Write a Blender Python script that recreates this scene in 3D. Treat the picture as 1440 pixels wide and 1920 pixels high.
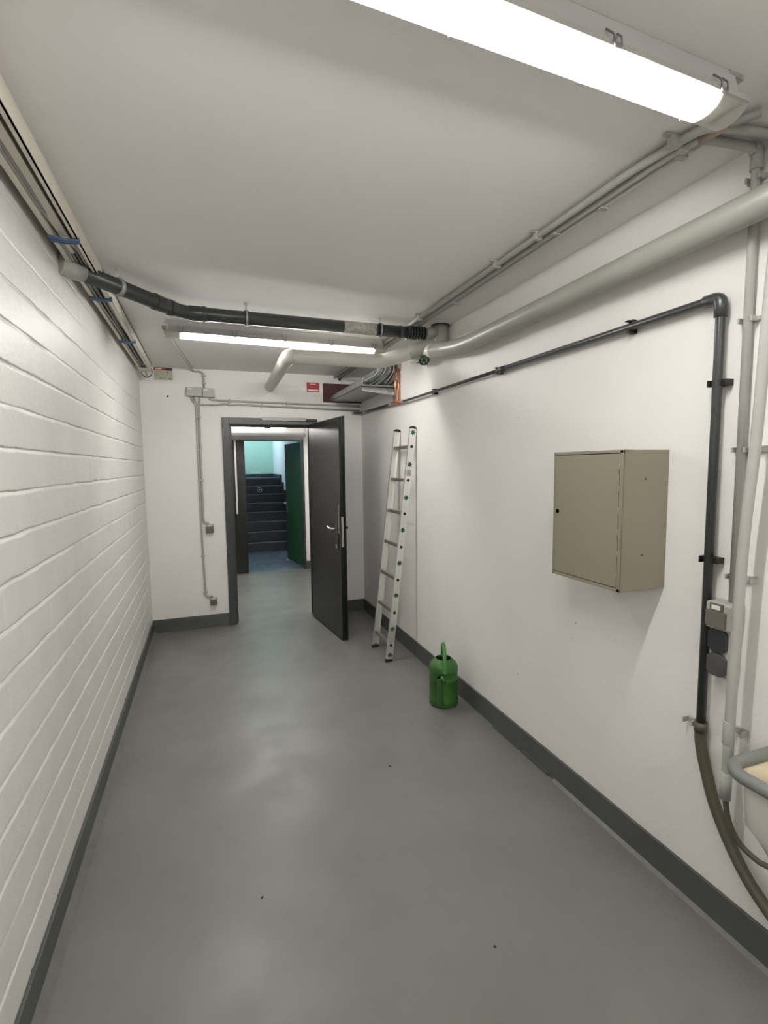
import bpy, math, random
from mathutils import Vector, Matrix, noise

for o in list(bpy.data.objects):
    bpy.data.objects.remove(o, do_unlink=True)
scn = bpy.context.scene
col = scn.collection
PI = math.pi

# ------------------------------------------------------------------ camera
F_PX, YAW, PITCH, ROLL, CAM_H = 936.94, 0.3408, 0.0925, -0.0119, 1.5782
cy, sy = math.cos(YAW), math.sin(YAW)
fw = Vector((sy * math.cos(PITCH), cy * math.cos(PITCH), -math.sin(PITCH)))
rt = Vector((cy, -sy, 0)); up = rt.cross(fw)
c_, s_ = math.cos(ROLL), math.sin(ROLL)
rt2 = c_ * rt + s_ * up; up2 = -s_ * rt + c_ * up
cam_data = bpy.data.cameras.new('camera')
cam = bpy.data.objects.new('camera', cam_data); col.objects.link(cam)
M = Matrix((rt2, up2, -fw)).transposed().to_4x4()
M.translation = Vector((0, 0, CAM_H)); cam.matrix_world = M
cam_data.sensor_fit = 'VERTICAL'; cam_data.sensor_height = 36.0
cam_data.lens = F_PX / 1920.0 * 36.0
cam_data.clip_start = 0.02; cam_data.clip_end = 100
scn.camera = cam

# ------------------------------------------------------------------ world, exposure, daylight
w = bpy.data.worlds.new('world'); scn.world = w; w.use_nodes = True
w.node_tree.nodes['Background'].inputs[0].default_value = (0.6, 0.75, 1.0, 1)
w.node_tree.nodes['Background'].inputs[1].default_value = 0.3
scn.view_settings.view_transform = 'Standard'
scn.view_settings.look = 'None'
scn.view_settings.gamma = 1.0
scn.view_settings.exposure = 0.0
scn.view_settings.use_curve_mapping = False
TUBE_W = 362.0          # luminance of the fluorescent tubes
LAMP_COL = (1.0, 0.984, 0.965)
DAY_W = 52.0           # daylight through the stairwell window

def area_light(name, loc, rot, sx, sy_, power, color):
    d = bpy.data.lights.new(name, 'AREA'); d.shape = 'RECTANGLE'
    d.size = sx; d.size_y = sy_; d.energy = power; d.color = color
    o = bpy.data.objects.new(name, d); col.objects.link(o)
    o.location = loc; o.rotation_euler = rot
    return o
# daylight arriving through the window high in the stairwell's left wall
area_light('stairwell_daylight', (0.24, 11.9, 2.9), (0, -PI/2 + 0.1, 0.35), 1.3, 1.3, DAY_W, (0.68, 0.86, 1.0))

# ------------------------------------------------------------------ materials
def mat(name, base, rough=0.5, metal=0.0, spec=0.5, var=0.0, vscale=4.0, bump=0.0, bscale=60.0, coat=0.0, var2=None):
    m = bpy.data.materials.new(name); m.use_nodes = True
    nt = m.node_tree; b = nt.nodes['Principled BSDF']
    b.inputs['Roughness'].default_value = rough
    b.inputs['Metallic'].default_value = metal
    b.inputs['Specular IOR Level'].default_value = spec
    b.inputs['Coat Weight'].default_value = coat
    b.inputs['Base Color'].default_value = (*base, 1)
    tc = nt.nodes.new('ShaderNodeTexCoord')
    n = nt.nodes.new('ShaderNodeTexNoise'); n.inputs['Scale'].default_value = vscale
    n.inputs['Detail'].default_value = 6
    nt.links.new(tc.outputs['Object'], n.inputs['Vector'])
    r = nt.nodes.new('ShaderNodeValToRGB')
    v = var if var > 0 else 0.03
    r.color_ramp.elements[0].position = 0.3; r.color_ramp.elements[1].position = 0.7
    r.color_ramp.elements[0].color = (*[max(0, c * (1 - v)) for c in base], 1)
    r.color_ramp.elements[1].color = (*[min(1, c * (1 + v)) for c in base], 1)
    nt.links.new(n.outputs['Fac'], r.inputs['Fac'])
    nt.links.new(r.outputs['Color'], b.inputs['Base Color'])
    if bump > 0:
        n2 = nt.nodes.new('ShaderNodeTexNoise'); n2.inputs['Scale'].default_value = bscale
        n2.inputs['Detail'].default_value = 4
        nt.links.new(tc.outputs['Object'], n2.inputs['Vector'])
        bp = nt.nodes.new('ShaderNodeBump'); bp.inputs['Strength'].default_value = bump
        bp.inputs['Distance'].default_value = 0.01
        nt.links.new(n2.outputs['Fac'], bp.inputs['Height'])
        nt.links.new(bp.outputs['Normal'], b.inputs['Normal'])
    return m

def specks(m, base, dark, scale, thr):
    """small chips and marks of their own shape in a painted surface"""
    nt = m.node_tree; b = nt.nodes['Principled BSDF']
    prev = b.inputs['Base Color'].links[0].from_socket
    tc = nt.nodes.new('ShaderNodeTexCoord')
    v = nt.nodes.new('ShaderNodeTexVoronoi'); v.inputs['Scale'].default_value = scale
    nt.links.new(tc.outputs['Object'], v.inputs['Vector'])
    n = nt.nodes.new('ShaderNodeTexNoise'); n.inputs['Scale'].default_value = scale * 0.35
    nt.links.new(tc.outputs['Object'], n.inputs['Vector'])
    lt = nt.nodes.new('ShaderNodeMath'); lt.operation = 'LESS_THAN'; lt.inputs[1].default_value = thr
    gt = nt.nodes.new('ShaderNodeMath'); gt.operation = 'GREATER_THAN'; gt.inputs[1].default_value = 0.57
    mu = nt.nodes.new('ShaderNodeMath'); mu.operation = 'MULTIPLY'
    nt.links.new(v.outputs['Distance'], lt.inputs[0]); nt.links.new(n.outputs['Fac'], gt.inputs[0])
    nt.links.new(lt.outputs[0], mu.inputs[0]); nt.links.new(gt.outputs[0], mu.inputs[1])
    mx = nt.nodes.new('ShaderNodeMix'); mx.data_type = 'RGBA'
    nt.links.new(mu.outputs[0], mx.inputs['Factor'])
    nt.links.new(prev, mx.inputs['A']); mx.inputs['B'].default_value = (*dark, 1)
    nt.links.new(mx.outputs['Result'], b.inputs['Base Color'])
    return m

WALLC = (0.83, 0.812, 0.785)
m_wall = specks(mat('white_wall_paint', WALLC, 0.6, var=0.02, vscale=2.2, bump=0.12, bscale=90), WALLC, (0.3, 0.28, 0.25), 9, 0.035)
m_brick = mat('white_brick_paint', (0.80, 0.785, 0.755), 0.45, var=0.025, vscale=6, bump=0.18, bscale=55)
m_ceil = specks(mat('ceiling_paint', (0.81, 0.79, 0.77), 0.7, var=0.03, vscale=1.3, bump=0.08, bscale=40), WALLC, (0.42, 0.4, 0.38), 6, 0.03)
m_base = mat('grey_skirting_paint', (0.080, 0.085, 0.080), 0.42, var=0.12, vscale=5, bump=0.1, bscale=30)
m_cove = mat('pale_grey_sealed_joint', (0.15, 0.15, 0.143), 0.4, var=0.12, vscale=14)
m_dark = mat('anthracite_door_paint', (0.007, 0.0075, 0.008), 0.28, spec=0.3, var=0.06, vscale=3, bump=0.03, bscale=80)
m_frame = mat('anthracite_frame_paint', (0.034, 0.036, 0.038), 0.4, var=0.06, vscale=3)
m_steel = mat('brushed_steel', (0.55, 0.53, 0.50), 0.3, metal=1.0)
m_rung = mat('shaded_rung_aluminium', (0.38, 0.36, 0.33), 0.4, metal=0.85, var=0.05, vscale=8)  # shade on the rung undersides put into the colour, darker than the rails
m_alu = mat('aluminium', (0.80, 0.79, 0.76), 0.36, metal=0.75, var=0.05, vscale=8)
m_galv = mat('galvanised_steel', (0.42, 0.43, 0.43), 0.45, metal=0.7, var=0.25, vscale=30)
m_pvc_dark = mat('dark_grey_plastic_pipe', (0.040, 0.044, 0.046), 0.32, var=0.08, vscale=6)
m_black = mat('black_plastic', (0.012, 0.012, 0.012), 0.5)
m_hole = mat('dark_opening', (0.002, 0.004, 0.002), 0.9, spec=0.0)
m_cond = mat('grey_conduit_plastic', (0.41, 0.405, 0.38), 0.42, var=0.04, vscale=7)
m_pipe_white = mat('cream_pipe_jacket', (0.56, 0.55, 0.49), 0.35, var=0.03, vscale=6)
m_pipe_grey = mat('grey_green_pipe_jacket', (0.31, 0.315, 0.275), 0.38, var=0.04, vscale=6)
m_cab = mat('beige_grey_cabinet_enamel', (0.235, 0.215, 0.160), 0.42, var=0.025, vscale=3, bump=0.02, bscale=150)
m_cream = mat('cream_trunking', (0.70, 0.66, 0.57), 0.45, var=0.05, vscale=8)
m_cable = mat('grey_cable_sheath', (0.30, 0.31, 0.30), 0.5)
m_cable2 = mat('pale_cable_sheath', (0.50, 0.50, 0.46), 0.5)
m_cable3 = mat('dark_cable_sheath', (0.10, 0.11, 0.11), 0.5)
m_blue = mat('blue_strap', (0.085, 0.14, 0.27), 0.5)
m_red = mat('red_label', (0.40, 0.035, 0.04), 0.5)
m_label = mat('white_label', (0.75, 0.74, 0.70), 0.5)
m_brown = mat('dark_red_brown_seal', (0.075, 0.028, 0.028), 0.8, var=0.35, vscale=40, bump=0.5, bscale=60)
m_copper = mat('copper', (0.72, 0.30, 0.15), 0.28, metal=0.9, var=0.1, vscale=30)
m_green_can = mat('green_can_plastic', (0.031, 0.115, 0.020), 0.42, var=0.12, vscale=9)
m_green_dark = mat('green_can_handle_plastic', (0.07, 0.22, 0.055), 0.35)
m_star = mat('dark_green_star', (0.01, 0.10, 0.05), 0.5)
m_green_wheel = mat('dark_green_handwheel', (0.01, 0.05, 0.025), 0.4)
m_olive = mat('olive_hose_rubber', (0.085, 0.080, 0.050), 0.42, var=0.08, vscale=12)
m_brown_sw = mat('grey_brown_switch', (0.13, 0.115, 0.09), 0.45)
m_sock_case = mat('socket_grey_case', (0.40, 0.395, 0.36), 0.45)
m_sock_dark = mat('socket_black_lid', (0.022, 0.023, 0.027), 0.35)
m_sock_grey = mat('socket_dark_grey_lid', (0.07, 0.07, 0.07), 0.32)
m_ceramic = mat('white_sink_ceramic', (0.70, 0.69, 0.64), 0.15, coat=0.4)
m_sink_in = mat('yellowed_sink_inside', (0.55, 0.48, 0.32), 0.3, var=0.25, vscale=9)
m_rim = mat('grey_rubber_rim', (0.17, 0.18, 0.17), 0.4)
m_stair = mat('dark_stair_stone', (0.030, 0.036, 0.042), 0.4, var=0.2, vscale=10)
m_nose = mat('grey_stair_nosing', (0.13, 0.15, 0.17), 0.35)
m_mint = mat('mint_wall_paint', (0.42, 0.66, 0.52), 0.6, var=0.02)
m_stairwall = mat('white_stairwell_paint', (0.74, 0.78, 0.80), 0.6)
m_green_door = mat('dark_green_door', (0.014, 0.060, 0.024), 0.55, spec=0.25, var=0.05)  # one even dark green over the whole leaf
m_grey_box = mat('light_grey_sheet_metal', (0.50, 0.50, 0.49), 0.4)
m_wire = mat('grey_paint_rod', (0.6, 0.58, 0.54), 0.4, metal=0.3)
m_scuff = mat('pale_scuffed_paint', (0.42, 0.41, 0.36), 0.6, var=0.3, vscale=40)
m_cardboard = mat('pale_brown_board', (0.36, 0.30, 0.24), 0.7)
m_chip = mat('dark_debris', (0.04, 0.035, 0.03), 0.7)

# floor: grey coated screed with soft mottling, dull and shiny patches
def floor_mat():
    m = bpy.data.materials.new('grey_floor_coating'); m.use_nodes = True
    nt = m.node_tree; b = nt.nodes['Principled BSDF']
    tc = nt.nodes.new('ShaderNodeTexCoord')
    n = nt.nodes.new('ShaderNodeTexNoise'); n.inputs['Scale'].default_value = 1.6; n.inputs['Detail'].default_value = 8
    n.inputs['Roughness'].default_value = 0.6
    nt.links.new(tc.outputs['Object'], n.inputs['Vector'])
    r = nt.nodes.new('ShaderNodeValToRGB')
    r.color_ramp.elements[0].position = 0.32; r.color_ramp.elements[0].color = (0.155, 0.154, 0.145, 1)
    r.color_ramp.elements[1].position = 0.68; r.color_ramp.elements[1].color = (0.190, 0.189, 0.179, 1)
    nt.links.new(n.outputs['Fac'], r.inputs['Fac']); nt.links.new(r.outputs['Color'], b.inputs['Base Color'])
    n2 = nt.nodes.new('ShaderNodeTexNoise'); n2.inputs['Scale'].default_value = 3.5; n2.inputs['Detail'].default_value = 7
    nt.links.new(tc.outputs['Object'], n2.inputs['Vector'])
    mr = nt.nodes.new('ShaderNodeMapRange')
    mr.inputs['From Min'].default_value = 0.35; mr.inputs['From Max'].default_value = 0.65
    mr.inputs['To Min'].default_value = 0.30; mr.inputs['To Max'].default_value = 0.46
    nt.links.new(n2.outputs['Fac'], mr.inputs['Value']); nt.links.new(mr.outputs['Result'], b.inputs['Roughness'])
    b.inputs['Specular IOR Level'].default_value = 0.5
    n3 = nt.nodes.new('ShaderNodeTexNoise'); n3.inputs['Scale'].default_value = 7; n3.inputs['Detail'].default_value = 5
    nt.links.new(tc.outputs['Object'], n3.inputs['Vector'])
    bp = nt.nodes.new('ShaderNodeBump'); bp.inputs['Strength'].default_value = 0.25; bp.inputs['Distance'].default_value = 0.006
    nt.links.new(n3.outputs['Fac'], bp.inputs['Height']); nt.links.new(bp.outputs['Normal'], b.inputs['Normal'])
    return m
m_floor = floor_mat()

def tile_mat():
    m = bpy.data.materials.new('daylight_blue_stone_tiles'); m.use_nodes = True
    nt = m.node_tree; b = nt.nodes['Principled BSDF']
    tc = nt.nodes.new('ShaderNodeTexCoord')
    v = nt.nodes.new('ShaderNodeTexVoronoi'); v.inputs['Scale'].default_value = 7
    nt.links.new(tc.outputs['Object'], v.inputs['Vector'])
    r = nt.nodes.new('ShaderNodeValToRGB')
    r.color_ramp.elements[0].color = (0.05, 0.075, 0.12, 1); r.color_ramp.elements[1].color = (0.15, 0.19, 0.25, 1)  # bluish daylight mixed into the dark stone colours
    nt.links.new(v.outputs['Color'], r.inputs['Fac']); nt.links.new(r.outputs['Color'], b.inputs['Base Color'])
    b.inputs['Roughness'].default_value = 0.35
    return m
m_tile = tile_mat()

def emit_mat(name, c, s):
    m = bpy.data.materials.new(name); m.use_nodes = True
    nt = m.node_tree; nt.nodes.clear()
    e = nt.nodes.new('ShaderNodeEmission'); e.inputs[0].default_value = (*c, 1); e.inputs[1].default_value = s
    o = nt.nodes.new('ShaderNodeOutputMaterial'); nt.links.new(e.outputs[0], o.inputs[0])
    return m
m_tube = emit_mat('lit_fluorescent_tube', LAMP_COL, TUBE_W)

def diffuser_mat():
    m = bpy.data.materials.new('ribbed_clear_plastic'); m.use_nodes = True
    nt = m.node_tree; nt.nodes.clear()
    out = nt.nodes.new('ShaderNodeOutputMaterial')
    tr = nt.nodes.new('ShaderNodeBsdfTransparent'); tr.inputs[0].default_value = (0.97, 0.97, 0.95, 1)
    tl = nt.nodes.new('ShaderNodeBsdfTranslucent'); tl.inputs[0].default_value = (0.95, 0.93, 0.88, 1)
    df = nt.nodes.new('ShaderNodeBsdfDiffuse'); df.inputs[0].default_value = (0.8, 0.78, 0.75, 1)
    mx0 = nt.nodes.new('ShaderNodeMixShader'); mx0.inputs[0].default_value = 0.15
    nt.links.new(tl.outputs[0], mx0.inputs[1]); nt.links.new(df.outputs[0], mx0.inputs[2])
    # ribs run along the lamp (object x); they alternate across the curved section
    tc = nt.nodes.new('ShaderNodeTexCoord'); sp = nt.nodes.new('ShaderNodeSeparateXYZ')
    nt.links.new(tc.outputs['Object'], sp.inputs[0])
    mu = nt.nodes.new('ShaderNodeMath'); mu.operation = 'MULTIPLY'; mu.inputs[1].default_value = 2600
    nt.links.new(sp.outputs['Y'], mu.inputs[0])
    sn = nt.nodes.new('ShaderNodeMath'); sn.operation = 'SINE'; nt.links.new(mu.outputs[0], sn.inputs[0])
    mr = nt.nodes.new('ShaderNodeMapRange'); mr.inputs['From Min'].default_value = -1; mr.inputs['From Max'].default_value = 1
    mr.inputs['To Min'].default_value = 0.52; mr.inputs['To Max'].default_value = 0.60
    nt.links.new(sn.outputs[0], mr.inputs['Value'])
    mx = nt.nodes.new('ShaderNodeMixShader')
    nt.links.new(mr.outputs['Result'], mx.inputs[0])
    nt.links.new(tr.outputs[0], mx.inputs[1]); nt.links.new(mx0.outputs[0], mx.inputs[2])
    nt.links.new(mx.outputs[0], out.inputs[0])
    return m
m_diff = diffuser_mat()
m_lamp_body = mat('lamp_body_grey', (0.50, 0.49, 0.485), 0.5)
m_reflector = mat('lamp_reflector_tray', (0.55, 0.54, 0.52), 0.5)
m_clip = mat('lamp_clip_steel', (0.32, 0.31, 0.31), 0.35, metal=0.7)

# ------------------------------------------------------------------ mesh helpers
class MB:
    def __init__(s): s.v = []; s.f = []; s.sm = []
    def add(s, vs, fs, smooth=False):
        n = len(s.v); s.v += [tuple(v) for v in vs]
        s.f += [tuple(i + n for i in f) for f in fs]; s.sm += [smooth] * len(fs); return s
    def box(s, a, b, mtx=None):
        x0, y0, z0 = a; x1, y1, z1 = b
        vs = [Vector(p) for p in ((x0,y0,z0),(x1,y0,z0),(x1,y1,z0),(x0,y1,z0),(x0,y0,z1),(x1,y0,z1),(x1,y1,z1),(x0,y1,z1))]
        if mtx: vs = [mtx @ v for v in vs]
        return s.add(vs, [(3,2,1,0),(4,5,6,7),(0,1,5,4),(1,2,6,5),(2,3,7,6),(3,0,4,7)])
    def tube(s, path, r, n=16, caps=True, rs=None):
        path = [Vector(p) for p in path]; k = len(path)
        t0 = (path[1] - path[0]).normalized()
        a = Vector((0, 0, 1)) if abs(t0.z) < 0.9 else Vector((1, 0, 0))
        nrm = t0.cross(a).normalized(); vs = []; prev = t0
        for i, p in enumerate(path):
            t = ((path[min(i+1, k-1)] - path[max(i-1, 0)])).normalized()
            q = prev.rotation_difference(t); nrm = (q @ nrm).normalized(); prev = t
            bn = t.cross(nrm).normalized(); rr = rs[i] if rs else r
            for j in range(n):
                an = 2 * PI * j / n
                vs.append(p + nrm * math.cos(an) * rr + bn * math.sin(an) * rr)
        fs = []
        for i in range(k - 1):
            for j in range(n):
                fs.append((i*n+j, i*n+(j+1) % n, (i+1)*n+(j+1) % n, (i+1)*n+j))
        s.add(vs, fs, True)
        if caps:
            m = len(s.v) - k * n
            s.f.append(tuple(m + j for j in reversed(range(n)))); s.sm.append(False)
            s.f.append(tuple(m + (k-1)*n + j for j in range(n))); s.sm.append(False)
        return s
    def cyl(s, a, b, r, n=20, r2=None):
        return s.tube([a, b], r, n, True, [r, r if r2 is None else r2])
    def prism(s, pts, axis, lo, hi, mtx=None, smooth=False):
        """pts: outline (2D) in the two other axes, extruded along axis"""
        def mk(p, t):
            v = [0, 0, 0]; o = [i for i in range(3) if i != axis]
            v[axis] = t; v[o[0]] = p[0]; v[o[1]] = p[1]; v = Vector(v)
            return mtx @ v if mtx else v
        n = len(pts)
        vs = [mk(p, lo) for p in pts] + [mk(p, hi) for p in pts]
        fs = [(i, (i+1) % n, n + (i+1) % n, n + i) for i in range(n)]
        s.add(vs, fs, smooth)
        s.add(vs, [tuple(reversed(range(n))), tuple(range(n, 2*n))])
        return s
    def lathe(s, prof, c, n=48, axis=Vector((0, 0, 1))):
        """prof: (r, h) pairs; revolved about a line through c along axis"""
        axis = Vector(axis).normalized()
        a = Vector((1, 0, 0)) if abs(axis.x) < 0.9 else Vector((0, 1, 0))
        u = axis.cross(a).normalized(); v = axis.cross(u)
        vs = []; c = Vector(c)
        for r, h in prof:
            for j in range(n):
                an = 2*PI*j/n; vs.append(c + axis*h + u*(r*math.cos(an)) + v*(r*math.sin(an)))
        fs = []
        for i in range(len(prof)-1):
            for j in range(n):
                fs.append((i*n+j, i*n+(j+1) % n, (i+1)*n+(j+1) % n, (i+1)*n+j))
        return s.add(vs, fs, True)
    def build(s, name, m, parent=None, bevel=0.0, seg=2, fix=True):
        me = bpy.data.meshes.new(name); me.from_pydata(s.v, [], s.f)
        for p, q in zip(me.polygons, s.sm): p.use_smooth = q
        me.materials.append(m)
        if fix:
            import bmesh
            bm = bmesh.new(); bm.from_mesh(me)
            bmesh.ops.remove_doubles(bm, verts=bm.verts, dist=1e-6)
            bmesh.ops.recalc_face_normals(bm, faces=bm.faces); bm.to_mesh(me); bm.free()
        o = bpy.data.objects.new(name, me); col.objects.link(o)
        if parent is not None:
            o.parent = parent
            o.matrix_parent_inverse = abs_mat(parent).inverted()
        if bevel > 0:
            b = o.modifiers.new('bevel', 'BEVEL'); b.width = bevel; b.segments = seg; b.limit_method = 'ANGLE'
            b.angle_limit = math.radians(40)
        return o

def abs_mat(o):
    m = Matrix.Translation(o.location) @ o.rotation_euler.to_matrix().to_4x4()
    return m if o.parent is None else abs_mat(o.parent) @ o.matrix_parent_inverse @ m

def fil(path, rad, k=6):
    """round the corners of a polyline"""
    path = [Vector(p) for p in path]; out = [path[0]]
    for i in range(1, len(path)-1):
        p, a, b = path[i], path[i-1], path[i+1]
        d1 = (a-p); d2 = (b-p); r = min(rad, d1.length*0.49, d2.length*0.49)
        q1 = p + d1.normalized()*r; q2 = p + d2.normalized()*r
        for j in range(k+1):
            t = j/k; out.append(q1*(1-t)**2 + p*2*t*(1-t) + q2*t*t)
    out.append(path[-1]); return out
def spline(pts, k=8):
    P = [Vector(p) for p in pts]; P = [2*P[0]-P[1]] + P + [2*P[-1]-P[-2]]; out = []
    for i in range(1, len(P)-2):
        for j in range(k):
            t = j/k; a, b, c, d = P[i-1], P[i], P[i+1], P[i+2]
            out.append(0.5*((2*b) + (c-a)*t + (2*a-5*b+4*c-d)*t*t + (3*b-a-3*c+d)*t**3))
    out.append(P[-2]); return out

def tag(o, label, cat, group=None):
    o['label'] = label; o['category'] = cat
    if group: o['group'] = group
    return o
def thing(name, loc, label, cat, group=None, rz=0):
    o = bpy.data.objects.new(name, None); col.objects.link(o)
    o.empty_display_size = 0.05; o.location = loc; o.rotation_euler = (0, 0, rz)
    return tag(o, label, cat, group)
def struct(o, label=None):
    o['kind'] = 'structure'
    if label: o['label'] = label
    return o
def sempty(name, loc):
    o = bpy.data.objects.new(name, None); col.objects.link(o); o.location = loc
    return struct(o)
def copy_tree(o, parent=None):
    c = o.copy(); col.objects.link(c)
    if parent is not None:
        c.parent = parent; c.matrix_parent_inverse = o.matrix_parent_inverse.copy()
    for ch in list(o.children): copy_tree(ch, c)
    return c

# ------------------------------------------------------------------ room shell
XL, XR, YB, CZ, SK = -0.5388, 1.5883, 5.156, 2.512, 0.125
YR = -2.0                       # wall behind the camera
WT = 0.12                       # thickness of the back wall
Y2 = 7.60                       # wall with the second doorway
DX0, DX1, DZ = 0.235, 1.040, 2.000   # first door opening

struct(MB().box((XL-0.2, YR-0.2, -0.1), (XR+0.2, Y2+0.05, 0)).build('floor', m_floor), 'grey coated concrete floor running through the doorway')
struct(MB().box((XL-0.2, YR-0.2, CZ), (XR+0.2, Y2+0.05, CZ+0.1)).build('ceiling', m_ceil), 'off-white painted concrete ceiling')
struct(MB().box((XR, YR-0.2, 0), (XR+0.2, Y2, CZ)).build('wall_right', m_wall), 'smooth white plastered wall')
struct(MB().box((XL-0.2, YR-0.2, 0), (XR+0.2, YR, CZ)).build('wall_rear', m_wall), 'white wall behind the camera')
b = MB()
b.box((XL-0.2, YB, 0), (DX0-0.05, YB+WT, CZ)); b.box((DX1+0.05, YB, 0), (XR+0.2, YB+WT, CZ)); b.box((DX0-0.05, YB, DZ+0.05), (DX1+0.05, YB+WT, CZ))
struct(b.build('wall_back', m_wall), 'white end wall with the doorway')

# brick wall: height field with horizontal bed joints and faint upright joints
def brick_wall():
    H0, ZJ, HC, LB = 0.0, 1.641, 0.1270, 0.27
    zs = [0.0]; k0 = -13
    for k in range(k0, 8):
        zj = ZJ + k*HC
        for d in (-0.030, -0.016, -0.0125, -0.010, -0.0075, -0.005, -0.0025, 0.0, 0.0015, 0.003, 0.0045, 0.006, 0.008, 0.013, 0.05):
            z = zj + d
            if 0.002 < z < CZ: zs.append(z)
    zs.append(CZ); zs = sorted(set(round(z, 5) for z in zs))
    y0, y1, st = -0.6, YB, 0.0085
    ny = int((y1-y0)/st)+1; ys = [y0+(y1-y0)*i/(ny-1) for i in range(ny)]
    vs = []; fs = []
    for z in zs:
        kk = round((z-ZJ)/HC); course = math.floor((z-ZJ)/HC)
        fade = 1.0 if z < 1.85 else max(0.25, 1-(z-1.85)*1.6)
        for y in ys:
            n1 = noise.noise(Vector((y*5.0, kk*3.1, 0.3))); n2 = noise.noise(Vector((y*26, z*26, 4)))
            dj = (z-(ZJ+kk*HC)) + 0.0032*noise.noise(Vector((y*8, kk*7.7, 2))) + 0.0020*noise.noise(Vector((y*45, kk*3.7, 5)))
            if dj > 0.003: g = max(0.0, 1-(dj-0.003)/0.0025)
            else: g = max(0.0, 1+(dj-0.003)/(0.0135+0.003*n2))
            d = -0.0075*g*max(0.25, 0.8+0.9*n1)*fade
            yy = (y/LB + (0.5 if course % 2 else 0) + 0.13*noise.noise(Vector((course*5.3, 0, 0))))
            dv = abs(yy-round(yy))*LB
            s_on = noise.noise(Vector((round(yy)*3.7, course*2.3, 9)))
            d -= 0.0045*math.exp(-(dv/0.0050)**2)*max(0, 0.20+1.6*s_on)*fade
            d += 0.0012*noise.noise(Vector((math.floor(yy+0.5)*1.9, course*4.4, 1)))*(1-g)
            d += 0.0009*n2 + 0.0012*noise.noise(Vector((y*2.2, z*2.2, 8)))
            vs.append((XL+d, y, z))
    n = len(ys)
    for i in range(len(zs)-1):
        for j in range(n-1):
            fs.append((i*n+j, (i+1)*n+j, (i+1)*n+j+1, i*n+j+1))
    me = bpy.data.meshes.new('wall_left'); me.from_pydata(vs, [], fs)
    for p in me.polygons: p.use_smooth = True
    me.materials.append(m_brick)
    o = bpy.data.objects.new('wall_left', me); col.objects.link(o)
    sd = o.modifiers.new('solid', 'SOLIDIFY'); sd.thickness = 0.15; sd.offset = -1 if me.polygons[0].normal.x > 0 else 1
    MBr = MB(); MBr.box((XL-0.15, YR, 0), (XL, -0.6, CZ)); MBr.build('wall_left_rear', m_brick, o)
    return struct(o, 'white painted brick wall')
brick_wall()

# skirtings painted dark grey with a paler sealed joint at the floor
def skirt(name, pts, along):
    return pts
b = MB(); b.box((XL-0.01, YR, 0), (XL+0.012, YB, SK)); bl = struct(b.build('baseboard_left', m_base, bevel=0.002), 'dark grey skirting along the brick wall')
b = MB(); b.prism([(XL+0.012, 0), (XL+0.040, 0), (XL+0.012, 0.030)], 1, YR, YB); b.build('sealed_joint', m_cove, bl)
b = MB(); b.box((XR-0.012, YR, 0), (XR+0.01, YB, SK)); br = struct(b.build('baseboard_right', m_base, bevel=0.002), 'dark grey skirting along the smooth wall')
b = MB(); b.prism([(XR-0.012, 0), (XR-0.026, 0), (XR-0.012, 0.012)], 1, YR, 1.95); b.build('sealed_joint', m_cove, br)
b = MB(); b.box((XR-0.020, 1.99, 0), (XR-0.011, 2.22, 0.016)); b.box((XR-0.022, 2.24, 0), (XR-0.011, 2.50, 0.010)); b.build('loose_edge_strip', m_base, br)
b = MB(); b.box((XL, YB-0.012, 0), (0.165, YB+0.01, SK)); b.box((1.108, YB-0.012, 0), (XR, YB+0.01, SK))
struct(b.build('baseboard_back', m_base, bevel=0.002), 'dark grey skirting on the end wall')

# ---- corridor beyond the first door, wall with second doorway, stairwell
b = MB(); b.box((XL-0.2, YB+WT, 0), (XL, Y2, CZ)); struct(b.build('wall_corridor_left', m_wall))
b = MB()
b.box((XL-0.2, Y2, 0), (-0.35, Y2+0.12, CZ)); b.box((1.405, Y2, 0), (XR+0.2, Y2+0.12, CZ)); b.box((-0.35, Y2, 1.985), (1.405, Y2+0.12, CZ))
struct(b.build('wall_corridor_end', m_wall))
b = MB(); b.box((XR-0.012, YB+WT, 0), (XR, Y2, SK)); b.box((1.41, Y2-0.012, 0), (XR, Y2, SK)); struct(b.build('baseboard_corridor', m_base))
SWL, SWR, SWB = 0.20, 1.62, 12.9
struct(MB().box((SWL-0.6, Y2+0.05, -0.1), (2.6, SWB+0.2, 0.0)).build('floor_stairwell', m_tile), 'dark stone tiles with daylight blue in their colour, at the foot of the stairs')
struct(MB().box((SWL-0.2, SWB, 0), (2.8, SWB+0.2, 4.6)).build('wall_stairwell_back', m_mint), 'mint green wall above the stairs')
struct(MB().box((SWR, 9.35, 0), (SWR+0.2, SWB, 4.6)).build('wall_stairwell_right', m_stairwall))
struct(MB().box((SWR, Y2+0.12, 0), (2.8, 9.35, 0.02)).build('trim_9', m_tile))
struct(MB().box((2.6, Y2, 0), (2.8, 9.5, 4.6)).build('wall_stairwell_landing', m_stairwall))
b = MB(); b.box((SWL-0.2, Y2+0.12, 0), (SWL, 10.3, 4.6)); b.box((SWL-0.2, 12.3, 0), (SWL, SWB, 4.6)); b.box((SWL-0.2, 10.3, 0), (SWL, 12.3, 1.8)); b.box((SWL-0.2, 10.3, 3.4), (SWL, 12.3, 4.6))
struct(b.build('wall_stairwell_left', m_stairwall))
struct(MB().box((SWL-0.2, Y2, 4.6), (2.8, SWB+0.2, 4.7)).build('ceiling_stairwell', m_stairwall))
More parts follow.
